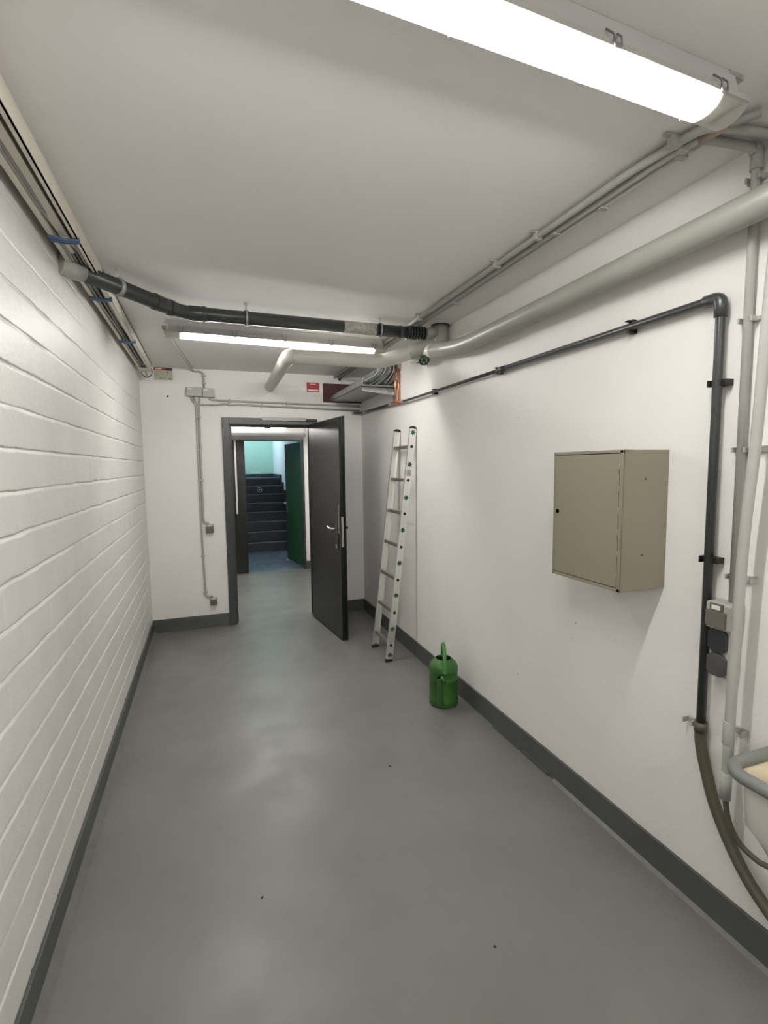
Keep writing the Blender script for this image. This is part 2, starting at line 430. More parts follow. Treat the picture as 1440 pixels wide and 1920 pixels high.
w1 = MB(); w1.box((SWL-0.12, 10.3, 1.8), (SWL-0.06, 10.36, 3.4)); w1.box((SWL-0.12, 12.24, 1.8), (SWL-0.06, 12.3, 3.4)); w1.box((SWL-0.12, 10.3, 1.8), (SWL-0.06, 12.3, 1.86)); w1.box((SWL-0.12, 10.3, 3.34), (SWL-0.06, 12.3, 3.4)); w1.box((SWL-0.12, 11.27, 1.8), (SWL-0.06, 11.33, 3.4))
struct(w1.build('window_1', m_grey_box))

# stairs
RS, TR, SY0 = 0.167, 0.28, 9.52
st = thing('staircase', (0.9, SY0, 0), 'dark stone staircase with pale nosings rising behind the second doorway', 'stairs')
b = MB()
for k in range(8):
    y0 = SY0 + k*TR; y1 = SY0 + (k+1)*TR if k < 7 else SWB
    b.box((SWL+0.002, y0, 0.001), (1.575, y1-(0.002 if k == 7 else 0), (k+1)*RS - 0.012))
b.build('flight', m_stair, st)
for k in range(8):
    y0 = SY0 + k*TR
    MB().box((SWL+0.002, y0-0.012, (k+1)*RS-0.012), (1.575, y0+0.05, (k+1)*RS)).build('nosing', m_nose, st, bevel=0.003)
b = MB()
for k in range(8):
    y0 = SY0 + k*TR; y1 = SY0 + (k+1)*TR if k < 7 else SWB
    b.box((1.575, y0-0.02, 0.001), (SWR-0.002, y1-(0.002 if k == 7 else 0), (k+1)*RS+0.07))
b.build('stepped_skirting', m_stair, st)
MB().box((SWL+0.002, SWB-0.02, 8*RS-0.012), (SWR-0.002, SWB-0.002, 8*RS+0.07)).build('landing_skirting', m_stair, st)
sg = MB(); rr = []
for j in range(32):
    a = 2*PI*j/32; rr.append((1.090+0.05*math.cos(a), SY0+6*TR-0.004, 6.5*RS+0.05*math.sin(a)))
rr.append(rr[0]); rr.append(rr[1])
sg.tube(rr, 0.0055, 8, False)
sg.box((1.080, SY0+6*TR-0.007, 6.5*RS-0.022), (1.098, SY0+6*TR, 6.5*RS+0.022)); sg.box((1.072, SY0+6*TR-0.006, 6.5*RS-0.006), (1.108, SY0+6*TR, 6.5*RS+0.010))
tag(sg.build('round_sticker', m_label), 'round ring-shaped pale sticker on a dark stair riser', 'sticker')

# rounded grey metal box over the second doorway
hb = thing('shutter_box', (0.8, 7.4, 1.965), 'long light grey metal box mounted over the second doorway', 'shutter box')
MB().prism([(7.6, 1.968), (7.42, 1.985), (7.27, 2.02), (7.21, 2.05), (7.20, 2.065), (7.20, 2.128), (7.23, 2.145), (7.6, 2.145)], 0, -0.45, 1.352).build('box_shell', m_grey_box, hb)
MB().prism([(7.6, 1.962), (7.42, 1.979), (7.27, 2.014), (7.20, 2.045), (7.193, 2.065), (7.193, 2.130), (7.225, 2.152), (7.6, 2.152)], 0, 1.352, 1.385).build('end_cap', m_cond, hb, bevel=0.002)

# second doorway: fixed dark leaf on the left, green leaf standing open on the right
d2 = sempty('door_2', (0.9, Y2, 0)); d2['label'] = 'second doorway with a dark fixed leaf and an open dark green leaf'
b = MB(); b.box((-0.35, Y2-0.01, 0.01), (0.545, Y2+0.05, 1.985)); b.build('fixed_leaf', m_dark, d2, bevel=0.003)
b = MB(); b.box((0.40, Y2-0.035, 0.90), (0.425, Y2-0.01, 1.98)); b.build('pale_edge_bar', m_cond, d2, bevel=0.002)
b = MB(); b.box((0.33, Y2-0.05, 0.93), (0.345, Y2-0.01, 0.945)); b.box((0.27, Y2-0.06, 0.93), (0.345, Y2-0.045, 0.945)); b.build('door_handle', m_black, d2)
b = MB(); b.box((1.385, Y2-0.012, 0), (1.41, Y2+0.13, 1.99)); b.box((0.545, Y2-0.012, 1.965), (1.41, Y2+0.13, 1.99)); b.build('door_frame', m_frame, d2)
ang = math.atan2(8.645-7.745, 1.28-1.39)
mt = Matrix.Translation((1.39, 7.745, 0)) @ Matrix.Rotation(ang, 4, 'Z')
b = MB(); b.box((0, -0.04, 0.012), (0.905, 0, 1.955), mt); lf = b.build('door_leaf', m_green_door, d2, bevel=0.003); lf['label'] = 'dark green door leaf standing open'
b = MB(); b.cyl(mt @ Vector((0.85, 0, 0.96)), mt @ Vector((0.85, 0.05, 0.96)), 0.01); b.tube(fil([mt @ Vector((0.85, 0.05, 0.96)), mt @ Vector((0.73, 0.055, 0.955))], 0.01), 0.009, 10); b.box((0.835, 0, 0.80), (0.87, 0.008, 0.99), mt); b.build('door_handle', m_steel, lf)
dw = MB(); dw.prism([(0, 0), (0.10, 0), (0.10, 0.022)], 0, -0.02, 0.02, Matrix.Translation((1.30, 8.50, 0)) @ Matrix.Rotation(2.6, 4, 'Z'))
tag(dw.build('door_wedge', m_cardboard), 'small pale wooden wedge under the open green door leaf', 'wedge')

# ---- first door
d1 = sempty('door_1', (0.62, YB, 0)); d1['label'] = 'anthracite steel door standing open into the room'
b = MB()
fy0, fy1 = YB-0.022, YB+WT+0.012
def upr(x0, x1, y0, y1, z1): b.box((x0, y0, 0), (x1, y1, z1))
b.box((0.165, fy0, 0.005), (DX0, YB, 2.062)); b.box((DX1, fy0, 0.005), (1.105, YB, 2.062)); b.box((DX0, fy0, DZ), (DX1, YB, 2.062))
b.box((DX0-0.03, YB, 0), (DX0+0.008, fy1, DZ)); b.box((DX1-0.008, YB, 0), (DX1+0.03, fy1, DZ)); b.box((DX0-0.03, YB, DZ-0.008), (DX1+0.03, fy1, DZ+0.03))
b.box((DX0+0.008, YB+0.06, 0), (DX0+0.022, YB+0.10, DZ-0.008)); b.box((DX1-0.022, YB+0.06, 0), (DX1-0.008, YB+0.10, DZ-0.008)); b.box((DX0, YB+0.06, DZ-0.022), (DX1, YB+0.10, DZ-0.008))
b.build('door_frame', m_frame, d1, bevel=0.002)
b = MB(); b.box((0.545, YB-0.045, 2.038), (0.985, YB-0.022, 2.070)); b.build('closer_rail', m_cond, d1, bevel=0.002)
b = MB(); b.box((0.99, YB-0.04, 2.035), (1.095, YB-0.022, 2.055)); b.build('closer_bracket', m_black, d1, bevel=0.001)
hx, hy = 1.050, 5.125; ex, ey = 1.150, 4.262
L = math.hypot(ex-hx, ey-hy); ang = math.atan2(ey-hy, ex-hx)
mt = Matrix.Translation((hx, hy, 0)) @ Matrix.Rotation(ang, 4, 'Z')
b = MB()
b.box((0.012, -0.045, 0.012), (L-0.014, -0.008, 2.000), mt)     # body, face towards the opening side
b.box((0.0, -0.010, 0.012), (L, 0.006, 2.015), mt)              # overlapping rebate
leaf = b.build('door_leaf', m_dark, d1, bevel=0.002); leaf['label'] = 'open anthracite door leaf'
# side -y of the leaf frame faces left (towards the opening)
b = MB()
b.box((L-0.105, -0.054, 0.83), (L-0.070, -0.045, 1.06), mt); b.build('lock_plate', m_frame, leaf, bevel=0.003)
b = MB()
b.tube(fil([mt @ Vector((L-0.088, -0.045, 1.02)), mt @ Vector((L-0.088, -0.100, 1.02)), mt @ Vector((L-0.17, -0.100, 1.02)), mt @ Vector((L-0.215, -0.095, 1.032))], 0.02), 0.0095, 12)
b.build('door_handle', m_steel, leaf)
b = MB()
b.tube(fil([mt @ Vector((L-0.088, 0.006, 1.02)), mt @ Vector((L-0.088, 0.055, 1.02)), mt @ Vector((L-0.20, 0.055, 1.02))], 0.02), 0.0095, 12)
b.build('door_handle', m_black, leaf)
b = MB(); b.box((L-0.0145, -0.036, 0.86), (L-0.0115, -0.016, 1.13), mt); b.box((L-0.014, -0.034, 1.0), (L-0.005, -0.018, 1.02), mt); b.build('lock_strike_plate', m_steel, leaf)
b = MB(); b.box((L-0.100, -0.062, 0.845), (L-0.078, -0.052, 0.875), mt); b.build('key_cylinder', m_steel, leaf)
b = MB(); b.box((L-0.055, -0.0475, 0.98), (L-0.052, -0.0445, 1.24), mt); b.build('scratch_mark', m_scuff, leaf)

# ------------------------------------------------------------------ fluorescent lamps
def make_lamp(name, loc, rz, label, length=1.51, lit=1.32, zrim=0.0):
    """origin at ceiling, middle of the lamp; local x along the lamp"""
    t = thing(name, loc, label, 'ceiling lamp', rz=rz)
    mt = Matrix.Translation(loc) @ Matrix.Rotation(rz, 4, 'Z')
    h = length/2; zr = -0.072; W = 0.046
    # housing: tapered tray closed on top
    MB().prism([(-0.022, 0), (-0.041, zr+0.004), (-0.041, zr), (0.041, zr), (0.041, zr+0.004), (0.022, 0)], 0, -h+0.02, h-0.02, mt).build('housing', m_lamp_body, t, bevel=0.002)
    b = MB()
    b.box((-h+0.03, -0.038, zr-0.003), (h-0.03, 0.038, zr-0.0005), mt); b.build('reflector', m_reflector, t)
    # rim of the cover
    b = MB()
    for s in (-1, 1):
        b.box((-h, s*W-0.004, zr-0.006), (h, s*W+0.004, zr+0.006), mt)
        b.box((s*h-0.004, -W, zr-0.006), (s*h+0.004, W, zr+0.006), mt)
    rim = b.build('cover_rim', m_cond, t, bevel=0.001)
    # curved ribbed cover
    prof = []
    for i in range(25):
        a = PI*i/24; prof.append((-0.044*math.cos(a), zr-0.003-0.031*math.sin(a)**0.8))
    b = MB(); vs = []; n = len(prof); xs = [-h+0.002, -lit/2, 0, lit/2, h-0.002]
    loc_v = []
    for x in xs:
        for (y, z) in prof: loc_v.append(Vector((x, y, z)))
    fs = [(i*n+j, i*n+j+1, (i+1)*n+j+1, (i+1)*n+j) for i in range(len(xs)-1) for j in range(n-1)]
    # closed ends
    me = bpy.data.meshes.new('diffuser')
    k = len(loc_v)
    loc_v += [Vector((xs[0], 0, zr-0.004)), Vector((xs[-1], 0, zr-0.004))]
    for j in range(n-1):
        fs.append((j, j+1, k)); fs.append(((len(xs)-1)*n+j+1, (len(xs)-1)*n+j, k+1))
    me.from_pydata([tuple(v) for v in loc_v], [], fs)
    for p in me.polygons: p.use_smooth = len(p.vertices) == 4
    me.materials.append(m_diff)
    d = bpy.data.objects.new('diffuser', me); col.objects.link(d); d.parent = t
    # tube: lower half glows
    b = MB(); n = 12; vs = []; fs = []
    for x in (-lit/2, lit/2):
        for j in range(n+1):
            a = PI*j/n; vs.append(mt @ Vector((x, -0.013*math.cos(a), zr-0.008-0.013*math.sin(a))))
    fs = [(j, j+1, n+1+j+1, n+1+j) for j in range(n)]
    b.add(vs, fs, True)
    b.add([vs[0], vs[n], vs[2*n+1], vs[n+1]], [(0, 1, 2, 3)])
    b.build('fluorescent_tube', m_tube, t)
    for s in (-1, 1):
        b = MB(); b.box((s*(lit/2+0.022)-0.020, -0.020, zr-0.024), (s*(lit/2+0.022)+0.020, 0.020, zr-0.003), mt); b.build('tube_holder', m_label, t, bevel=0.003)
        # divider plate that keeps the tube's light out of the clear end section
        MB().prism([(-0.042, zr-0.004)] + [(y*0.965, z+0.0012) for (y, z) in prof[1:-1]] + [(0.042, zr-0.004)], 0, s*(lit/2+0.004)-0.001, s*(lit/2+0.004)+0.001, mt).build('divider_plate', m_label, t)
    for s in (-1, 1):
        for k in range(5):
            x = -0.66 + k*0.33
            b = MB()
            b.tube(fil([mt @ Vector((x-0.016, s*0.035, zr+0.034)), mt @ Vector((x-0.010, s*0.052, zr+0.014)), mt @ Vector((x-0.010, s*0.054, zr-0.010)), mt @ Vector((x+0.010, s*0.054, zr-0.010)), mt @ Vector((x+0.010, s*0.052, zr+0.014)), mt @ Vector((x+0.016, s*0.035, zr+0.034))], 0.006, 3), 0.0022, 6)
            b.box((x-0.009, s*0.052-0.003, zr-0.012), (x+0.009, s*0.052+0.003, zr-0.003), mt)
            b.build('clip', m_clip, t)
    for s in (-1, 1):
        b = MB(); b.box((s*(h-0.02)-0.02, -0.025, -0.012), (s*(h+0.0)+0.012, 0.025, 0.0), mt); b.build('mounting_bracket', m_galv, t)
    return t
make_lamp('fluorescent_lamp', (0.505, 0.920, CZ), 0.05, 'long lit fluorescent lamp nearest the viewer, crossing the top right of the ceiling')
make_lamp('fluorescent_lamp', (0.530, -1.25, CZ), 0.0, 'unseen lit fluorescent lamp added near the rear wall for light from behind the camera')  # out of view, added as fill from behind the camera
make_lamp('fluorescent_lamp', (0.50, 6.15, CZ), 0.0, 'unseen lit fluorescent lamp added on the corridor ceiling to brighten the corridor')  # out of view, added to brighten the corridor floor
make_lamp('fluorescent_lamp', (0.545, 3.575, CZ), 0.055, 'lit fluorescent lamp on the ceiling behind the dark drain pipe')
# third lamp hangs low in front of the shutter box in the corridor
t3 = thing('fluorescent_lamp', (0.5, 6.95, 2.17), 'lit fluorescent lamp glimpsed just under the head of the open door frame', 'ceiling lamp')
MB().box((-0.30, 6.90, 2.155), (1.10, 7.00, 2.205)).build('housing', m_lamp_body, t3, bevel=0.004)
MB().box((-0.28, 6.905, 2.105), (1.075, 6.995, 2.155)).build('diffuser', emit_mat('lit_diffuser', LAMP_COL, 20.0), t3, bevel=0.006)
b = MB(); b.box((0.770, 6.896, 2.10), (0.845, 7.0, 2.16)); b.build('clip', m_black, t3)
for x in (-0.1, 0.9):
    MB().cyl((x, 6.95, 2.20), (x, 6.95, CZ), 0.006).build('hanger_rod', m_wire, t3)

# ------------------------------------------------------------------ cable trunking along the left wall
tk = thing('cable_trunking', (-0.46, 3.0, CZ), 'cream open-bottomed cable trunking along the top of the brick wall', 'cable trunking')
b = MB()
b.prism([(-0.424, CZ), (-0.418, CZ), (-0.418, 2.436), (-0.424, 2.436)], 1, 2.70, 4.98); b.prism([(-0.424, 2.436), (-0.418, 2.436), (-0.418, 2.440), (-0.436, 2.440), (-0.436, 2.436)], 1, 2.70, 4.98)
b.box((-0.515, YR, CZ-0.008), (-0.418, 4.98, CZ))
b.build('trunking_channel', m_cream, tk)
b = MB(); b.prism([(-0.508, 2.455), (-0.508, 2.437), (-0.492, 2.437), (-0.492, 2.455)], 1, YR, 4.93); b.prism([(-0.508, CZ), (-0.508, 2.45), (-0.504, 2.45), (-0.504, CZ)], 1, YR, 4.93); b.build('inner_rail', m_cream, tk)
b = MB()
b.prism([(-0.426, CZ), (-0.418, CZ), (-0.413, 2.440), (-0.421, 2.440)], 1, YR, 2.60)
b.prism([(-0.432, 2.448), (-0.432, 2.440), (-0.415, 2.440), (-0.415, 2.448)], 1, YR, 2.60)
# pointed end of the wider cover strip
b.add([(-0.418, 2.60, CZ), (-0.413, 2.60, 2.440), (-0.418, 2.74, CZ-0.002), (-0.426, 2.60, CZ), (-0.421, 2.60, 2.440), (-0.426, 2.74, CZ-0.002)], [(0, 1, 2), (5, 4, 3), (0, 2, 5, 3), (1, 4, 5, 2), (0, 3, 4, 1)])
b.build('side_cover', m_cream, tk)
b = MB(); b.prism([(-0.480, 2.452), (-0.452, 2.456), (-0.452, 2.462), (-0.480, 2.458)], 1, YR, 2.42); b.build('inner_divider', m_cream, tk)
b = MB(); b.box((-0.510, 4.80, 2.434), (-0.418, 4.99, 2.440)); b.build('end_plate', m_cream, tk, bevel=0.002)
b = MB(); rr = [(-0.458+0.043*math.cos(a), 5.00, 2.440+0.050*math.sin(a)) for a in [2*PI*j/24 for j in range(26)]]
b.tube(rr, 0.005, 8, False); b.build('end_ring', m_cable3, tk)
b = MB(); b.prism([(-0.458+0.041*math.cos(PI+PI*j/16), 2.440+0.046*math.sin(PI+PI*j/16)) for j in range(17)], 1, 4.985, 4.992); b.build('rounded_end', m_cream, tk)
b = MB(); b.cyl((-0.468, 4.975, 2.44), (-0.455, 4.98, 2.405), 0.004, 8); b.build('cable_stub', m_cable3, tk)

random.seed(7)
cab_specs = [(-0.486, 2.458, 0.0055, m_cable2), (-0.473, 2.466, 0.0065, m_cable), (-0.462, 2.458, 0.005, m_cable3), (-0.451, 2.467, 0.006, m_cable2), (-0.441, 2.462, 0.005, m_cable), (-0.478, 2.478, 0.006, m_cable3), (-0.446, 2.48, 0.006, m_cable)]
for i, (x, z, r, m) in enumerate(cab_specs):
    pts = []; y = YR + 0.05; j = 0
    while y < 4.95:
        near_tie = min(abs(y-q) for q in (2.24, 2.94, 3.85))
        sag = 0.011*min(1, near_tie/0.35)
        f = 0.8 + 0.5*noise.noise(Vector((i*3.3, y*1.3, 0)))
        t = max(0.0, min(1.0, (2.38-y)/0.25)); xo_, zo_ = x, z
        x, z = xo_*(1-t)+t*(-0.500+0.0033*i), zo_*(1-t)+t*(2.458+0.010*(i % 3))
        pts.append((x + (0.010-0.008*t)*noise.noise(Vector((i*5.1, y*1.8, 1))), y, z - sag*f*0.9*(1-0.7*t)))
        x, z = xo_, zo_
        y += 0.16
    o = MB().tube(spline(pts, 4), r, 8).build('cable', m)
    tag(o, 'one of the loosely sagging grey cables inside the cream trunking along the brick wall', 'cable', 'cables in the trunking over the brick wall')
for (y, lab) in ((2.24, 'blue strap across the trunking, nearest the viewer, before the dark pipe enters the wall'), (2.94, 'blue strap across the trunking just beyond the dark drain pipe'), (3.85, 'small blue strap across the far part of the trunking')):
    b = MB(); 
    for q in range(4): b.tube([(-0.512, y-0.020+q*0.012+0.004*(q % 2), 2.4335), (-0.46, y-0.016+q*0.010, 2.4285-0.002*(q % 2)), (-0.412, y-0.010+q*0.008, 2.4335)], 0.0042, 8)
    b.box((-0.4165, y-0.010, 2.431), (-0.412, y+0.012, 2.446))
    tag(b.build('cable_strap', m_blue, bevel=0.001), lab, 'cable strap', 'blue straps on the trunking')

# ------------------------------------------------------------------ dark drain pipe below the ceiling
dp = thing('drain_pipe', (0.3, 3.04, 2.44), 'dark grey drain pipe under the ceiling from the brick wall to the cream pipe', 'pipe')
A = [(-0.54, 2.49, 2.425), (-0.139, 2.985, 2.432)]; PB = (-0.070, 3.046, 2.432); PC = (1.34, 3.105, 2.44)
b = MB(); b.tube(fil([(-0.473, 2.573, 2.432), (-0.15, 2.97, 2.432), PB, PC], 0.05), 0.0365, 24); b.build('pipe', m_pvc_dark, dp)
b = MB(); b.tube([(-0.545, 2.486, 2.431), (-0.473, 2.573, 2.432)], 0.041, 24); b.build('wall_socket', m_cond, dp)
def coup(a, c, r, m=m_pvc_dark, nm='coupling', par=dp): return MB().tube([a, c], r, 24).build(nm, m, par, bevel=0.002)
def lerp(a, c, t): return tuple(a[i]+(c[i]-a[i])*t for i in range(3))
P0 = (-0.473, 2.573, 2.432); P1 = (-0.15, 2.97, 2.432)
coup(lerp(P0, P1, 0.80), lerp(P0, P1, 0.84), 0.0415); coup(lerp(P0, P1, 0.84), lerp(P0, P1, 0.97), 0.0395); coup((-0.05, 3.047, 2.432), (0.045, 3.051, 2.432), 0.0405); coup((0.020, 3.050, 2.432), (0.036, 3.0505, 2.432), 0.0435)
coup((-0.150, 2.970, 2.432), (-0.13, 2.99, 2.432), 0.0415)
for k in range(7):
    x = 1.27+k*0.020; coup((x, 3.102, 2.44), (x+0.009, 3.1025, 2.44), 0.043, nm='corrugation')
b = MB(); b.tube([(0.84, 3.084, 2.437), (1.055, 3.093, 2.438)], 0.0368, 24); o = b.build('scuffed_band', m_scuff, dp)
coup((1.215, 3.0995, 2.439), (1.235, 3.1, 2.439), 0.039)
for (x, y, dx, dy) in ((-0.352, 2.722, 0.631, 0.776), (0.258, 3.060, 1, 0.04), (1.085, 3.094, 1, 0.04)):
    c = Vector((x, y, 2.433 if x < 1 else 2.438)); d = Vector((dx, dy, 0)).normalized()*0.012
    cl = MB().tube([c-d, c+d], 0.0415, 24).build('pipe_clamp', m_black if x > 0 else m_galv, dp, bevel=0.002)
    MB().tube([c-d*0.5, c+d*0.5], 0.0432, 24).build('clamp_band', m_galv, cl)
    b = MB(); b.cyl(c+Vector((0, 0, 0.035)), (x, y, CZ), 0.0045); b.cyl((x, y, CZ-0.006), (x, y, CZ), 0.010); b.box((x-0.009, y-0.007, c.z+0.038), (x+0.009, y+0.007, c.z+0.050)); b.build('threaded_rod', m_wire, cl)

# ------------------------------------------------------------------ cream waste pipe
wp = thing('waste_pipe', (1.0, 3.45, 2.32), 'thick cream jacketed pipe bending under the far lamp and rising into the ceiling', 'pipe')
Q = [(0.640, 5.17, 2.375), (0.560, 3.475, 2.322), (1.225, 3.455, 2.322), (1.525, 3.125, 2.395)]
R_W = 0.049
b = MB(); b.tube(fil(Q[:3] + [lerp(Q[2], Q[3], 0.98)], 0.05, 8), R_W, 28); b.build('pipe', m_pipe_white, wp)
b = MB(); b.tube([(1.525, 3.125, 2.335), (1.525, 3.125, CZ)], 0.053, 28); b.build('upright_branch', m_pipe_grey, wp)
b = MB(); b.tube([lerp(Q[2], Q[3], 0.52), lerp(Q[2], Q[3], 1.0)], 0.0515, 28); b.build('branch_socket', m_pipe_grey, wp, bevel=0.002)
b = MB(); b.lathe([(0.002, -0.055), (0.03, -0.045), (0.048, -0.02), (0.0535, 0.0)], (1.525, 3.125, 2.375), 28); b.build('elbow_bottom', m_pipe_grey, wp)
b = MB(); b.tube([(1.395, 3.107, 2.44), (1.50, 3.120, 2.465)], 0.036, 20); b.build('side_branch', m_pipe_grey, wp)
b = MB(); b.lathe([(0.053, -0.006), (0.060, -0.006), (0.060, 0), (0.053, 0)], (1.525, 3.125, CZ), 28); b.build('ceiling_collar', m_black, wp)
qa = lerp(Q[1], Q[0], 0.10); qb = lerp(Q[1], Q[0], 0.105)
MB().tube([qa, qb], R_W+0.0012, 28).build('jacket_seam', m_label, wp)
qa = lerp(Q[2], Q[3], 0.04); qb = lerp(Q[2], Q[3], 0.05)
MB().tube([lerp(Q[1], Q[2], 0.03), lerp(Q[1], Q[2], 0.036)], R_W+0.0012, 28).build('jacket_seam', m_cond, wp)

# ------------------------------------------------------------------ insulated pipe along the right wall with valve
ip = thing('insulated_pipe', (1.488, 1.8, 2.30), 'thick grey green jacketed pipe along the right wall ending at a valve', 'pipe')
b = MB(); b.tube(fil([(1.488, YR+0.02, 2.300), (1.488, 2.74, 2.290), (1.470, 3.15, 2.346)], 0.16, 8), 0.044, 28); b.build('jacket', m_pipe_grey, ip)
b = MB(); b.tube([(1.471, 3.12, 2.342), (1.468, 3.215, 2.357)], 0.0455, 28); b.build('jacket_end_cap', m_cream, ip, bevel=0.006)
b = MB(); b.tube([(1.468, 3.20, 2.356), (1.468, 3.40, 2.364)], 0.020, 20); b.lathe([(0.0, -0.03), (0.026, -0.03), (0.032, 0), (0.026, 0.03), (0, 0.03)], (1.468, 3.285, 2.360), 20, axis=(-0.02, 1, 0.05)); vb = b.build('valve_body', m_galv, ip)
b = MB(); b.tube([(1.468, 3.345, 2.363), (1.468, 3.505, 2.371)], 0.044, 28); b.build('far_jacket', m_cream, ip, bevel=0.012)
b = MB(); b.tube([(1.468, 3.50, 2.371), (1.50, 3.6, 2.371), (1.586, 3.6, 2.371)], 0.016, 12); b.build('wall_connection', m_cond, ip)
ax = Vector((-0.035, -0.10, -0.076)).normalized(); vc = Vector((1.468, 3.285, 2.360))
b = MB(); b.cyl(vc, vc+ax*0.118, 0.008); b.build('valve_stem', m_steel, ip)
hw = MB(); u = ax.cross(Vector((0, 0, 1))).normalized(); v = ax.cross(u); hc = vc+ax*0.118
pts = []
for j in range(38):
    a = 2*PI*j/36; rr_ = 0.031*(1+0.07*math.cos(6*a)); pts.append(hc + u*rr_*math.cos(a) + v*rr_*math.sin(a))
hw.tube(pts, 0.006, 8, False)
for j in range(3):
    a = PI*j/3; hw.cyl(hc - (u*math.cos(a)+v*math.sin(a))*0.03, hc + (u*math.cos(a)+v*math.sin(a))*0.03, 0.004, 8)
hw.cyl(hc-ax*0.006, hc+ax*0.008, 0.010)
hw.build('handwheel', m_green_wheel, ip)

# ------------------------------------------------------------------ dark water pipe on the right wall
wp2 = thing('water_pipe', (XR-0.03, 1.18, 1.4), 'thin dark grey plastic pipe running along the right wall and turning down to the hose', 'pipe')
PX = XR-0.030
b = MB(); b.tube(fil([(PX, 2.43, 2.098), (PX, 1.180, 2.096), (PX, 1.180, 0.655)], 0.02, 6), 0.0145, 18); b.build('pipe', m_pvc_dark, wp2)
b = MB(); b.tube([(PX, 3.93, 2.103), (PX, 2.43, 2.098)], 0.0095, 14); b.build('narrow_pipe', m_pvc_dark, wp2)
b = MB(); b.tube(fil([(PX, 1.235, 2.096), (PX, 1.180, 2.096), (PX, 1.180, 2.035)], 0.028, 8), 0.0195, 20); b.build('elbow', m_pvc_dark, wp2)
b = MB(); b.tube([(PX, 2.47, 2.098), (PX, 2.39, 2.098)], 0.0165, 18); b.build('reducer', m_pvc_dark, wp2)
def pclip(c, axis, par, m=m_black, w=0.032, r=0.019, nm='pipe_clip'):
    b = MB(); x, y, z = c
    if axis == 'z':
        b.box((x-0.004, y-w, z-0.010), (XR-0.001, y+w, z+0.010)); b.box((x-0.018, y-r-0.004, z-0.010), (XR-0.001, y-r+0.001, z+0.010)); b.box((x-0.018, y+r-0.001, z-0.010), (XR-0.001, y+r+0.004, z+0.010))
    else:
        b.box((x+0.004, y-0.010, z-w), (XR-0.001, y+0.010, z+w)); b.box((x-0.014, y-0.010, z-r-0.004), (XR-0.001, y+0.010, z-r+0.001)); b.box((x-0.014, y-0.010, z+r-0.001), (XR-0.001, y+0.010, z+r+0.004))
    return b.build(nm, m, par, bevel=0.001)
pclip((PX, 1.180, 1.829), 'z', wp2); pclip((PX, 1.180, 1.255), 'z', wp2); pclip((PX, 1.545, 2.098), 'y', wp2, w=0.026); pclip((PX, 2.47, 2.098), 'y', wp2, w=0.018, r=0.014); pclip((PX, 3.30, 2.10), 'y', wp2, w=0.02, r=0.014)

# hose pushed over its end
hs = thing('garden_hose', (PX, 1.18, 0.66), 'thick olive rubber hose hanging from the end of the dark pipe', 'hose')
b = MB(); b.tube(spline([(PX, 1.180, 0.69), (PX, 1.176, 0.62), (1.557, 1.155, 0.543), (1.556, 1.115, 0.435), (1.555, 1.055, 0.337), (1.55, 0.985, 0.262), (1.545, 0.89, 0.20), (1.53, 0.75, 0.12), (1.50, 0.55, 0.05), (1.45, 0.30, 0.022), (1.38, -0.1, 0.022)], 8), 0.0185, 18)
b.build('hose', m_olive, hs)
b = MB(); b.tube([(PX, 1.180, 0.66), (PX, 1.179, 0.695)], 0.0205, 18); b.build('hose_collar', m_olive, hs)
th = MB().tube(spline([(1.500, 1.045, 0.60), (1.500, 1.043, 0.53), (1.505, 1.033, 0.455), (1.515, 1.005, 0.398), (1.525, 0.962, 0.374), (1.53, 0.926, 0.374), (1.53, 0.80, 0.41), (1.53, 0.70, 0.50)], 8), 0.0085, 14).build('thin_hose', m_olive)
tag(th, 'thin brown hose leaving the foot of the grey conduit and curving under the sink', 'hose')

# brass and copper junction, far part of the water line
cj = thing('copper_pipes', (XR-0.025, 4.03, 2.13), 'pair of copper pipes dropping to a tee on the right wall in the far corner', 'pipe')
for (dx, dy) in ((-0.050, -0.005), (-0.018, 0.0)):
    MB().tube([(XR+dx, 4.02+dy, 2.39), (XR+dx, 4.02+dy, 2.12)], 0.0078, 14).build('copper_pipe', m_copper, cj)
MB().tube([(XR-0.028, 3.93, 2.108), (XR-0.028, 4.16, 2.116)], 0.013, 14).build('tee_joint', m_copper, cj)
MB().tube([(XR-0.028, 3.88, 2.105), (XR-0.028, 3.93, 2.108)], 0.015, 10).build('union_nut', m_galv, cj)
MB().tube([(XR-0.028, 4.16, 2.116), (XR-0.028, 4.22, 2.117)], 0.015, 10).build('union_nut', m_galv, cj)
MB().tube(fil([(XR-0.028, 4.22, 2.117), (XR-0.028, 5.02, 2.130), (XR-0.028, 5.11, 2.131), (1.480, 5.125, 2.133)], 0.03), 0.0105, 14).build('far_pipe', m_pvc_dark, cj)
MB().tube([(1.475, 5.128, 2.133), (1.545, 5.122, 2.133)], 0.014, 14).build('end_fitting', m_galv, cj)
MB().tube([(XR-0.028, 4.93, 2.128), (XR-0.028, 4.99, 2.13)], 0.015, 14).build('union_nut', m_galv, cj)

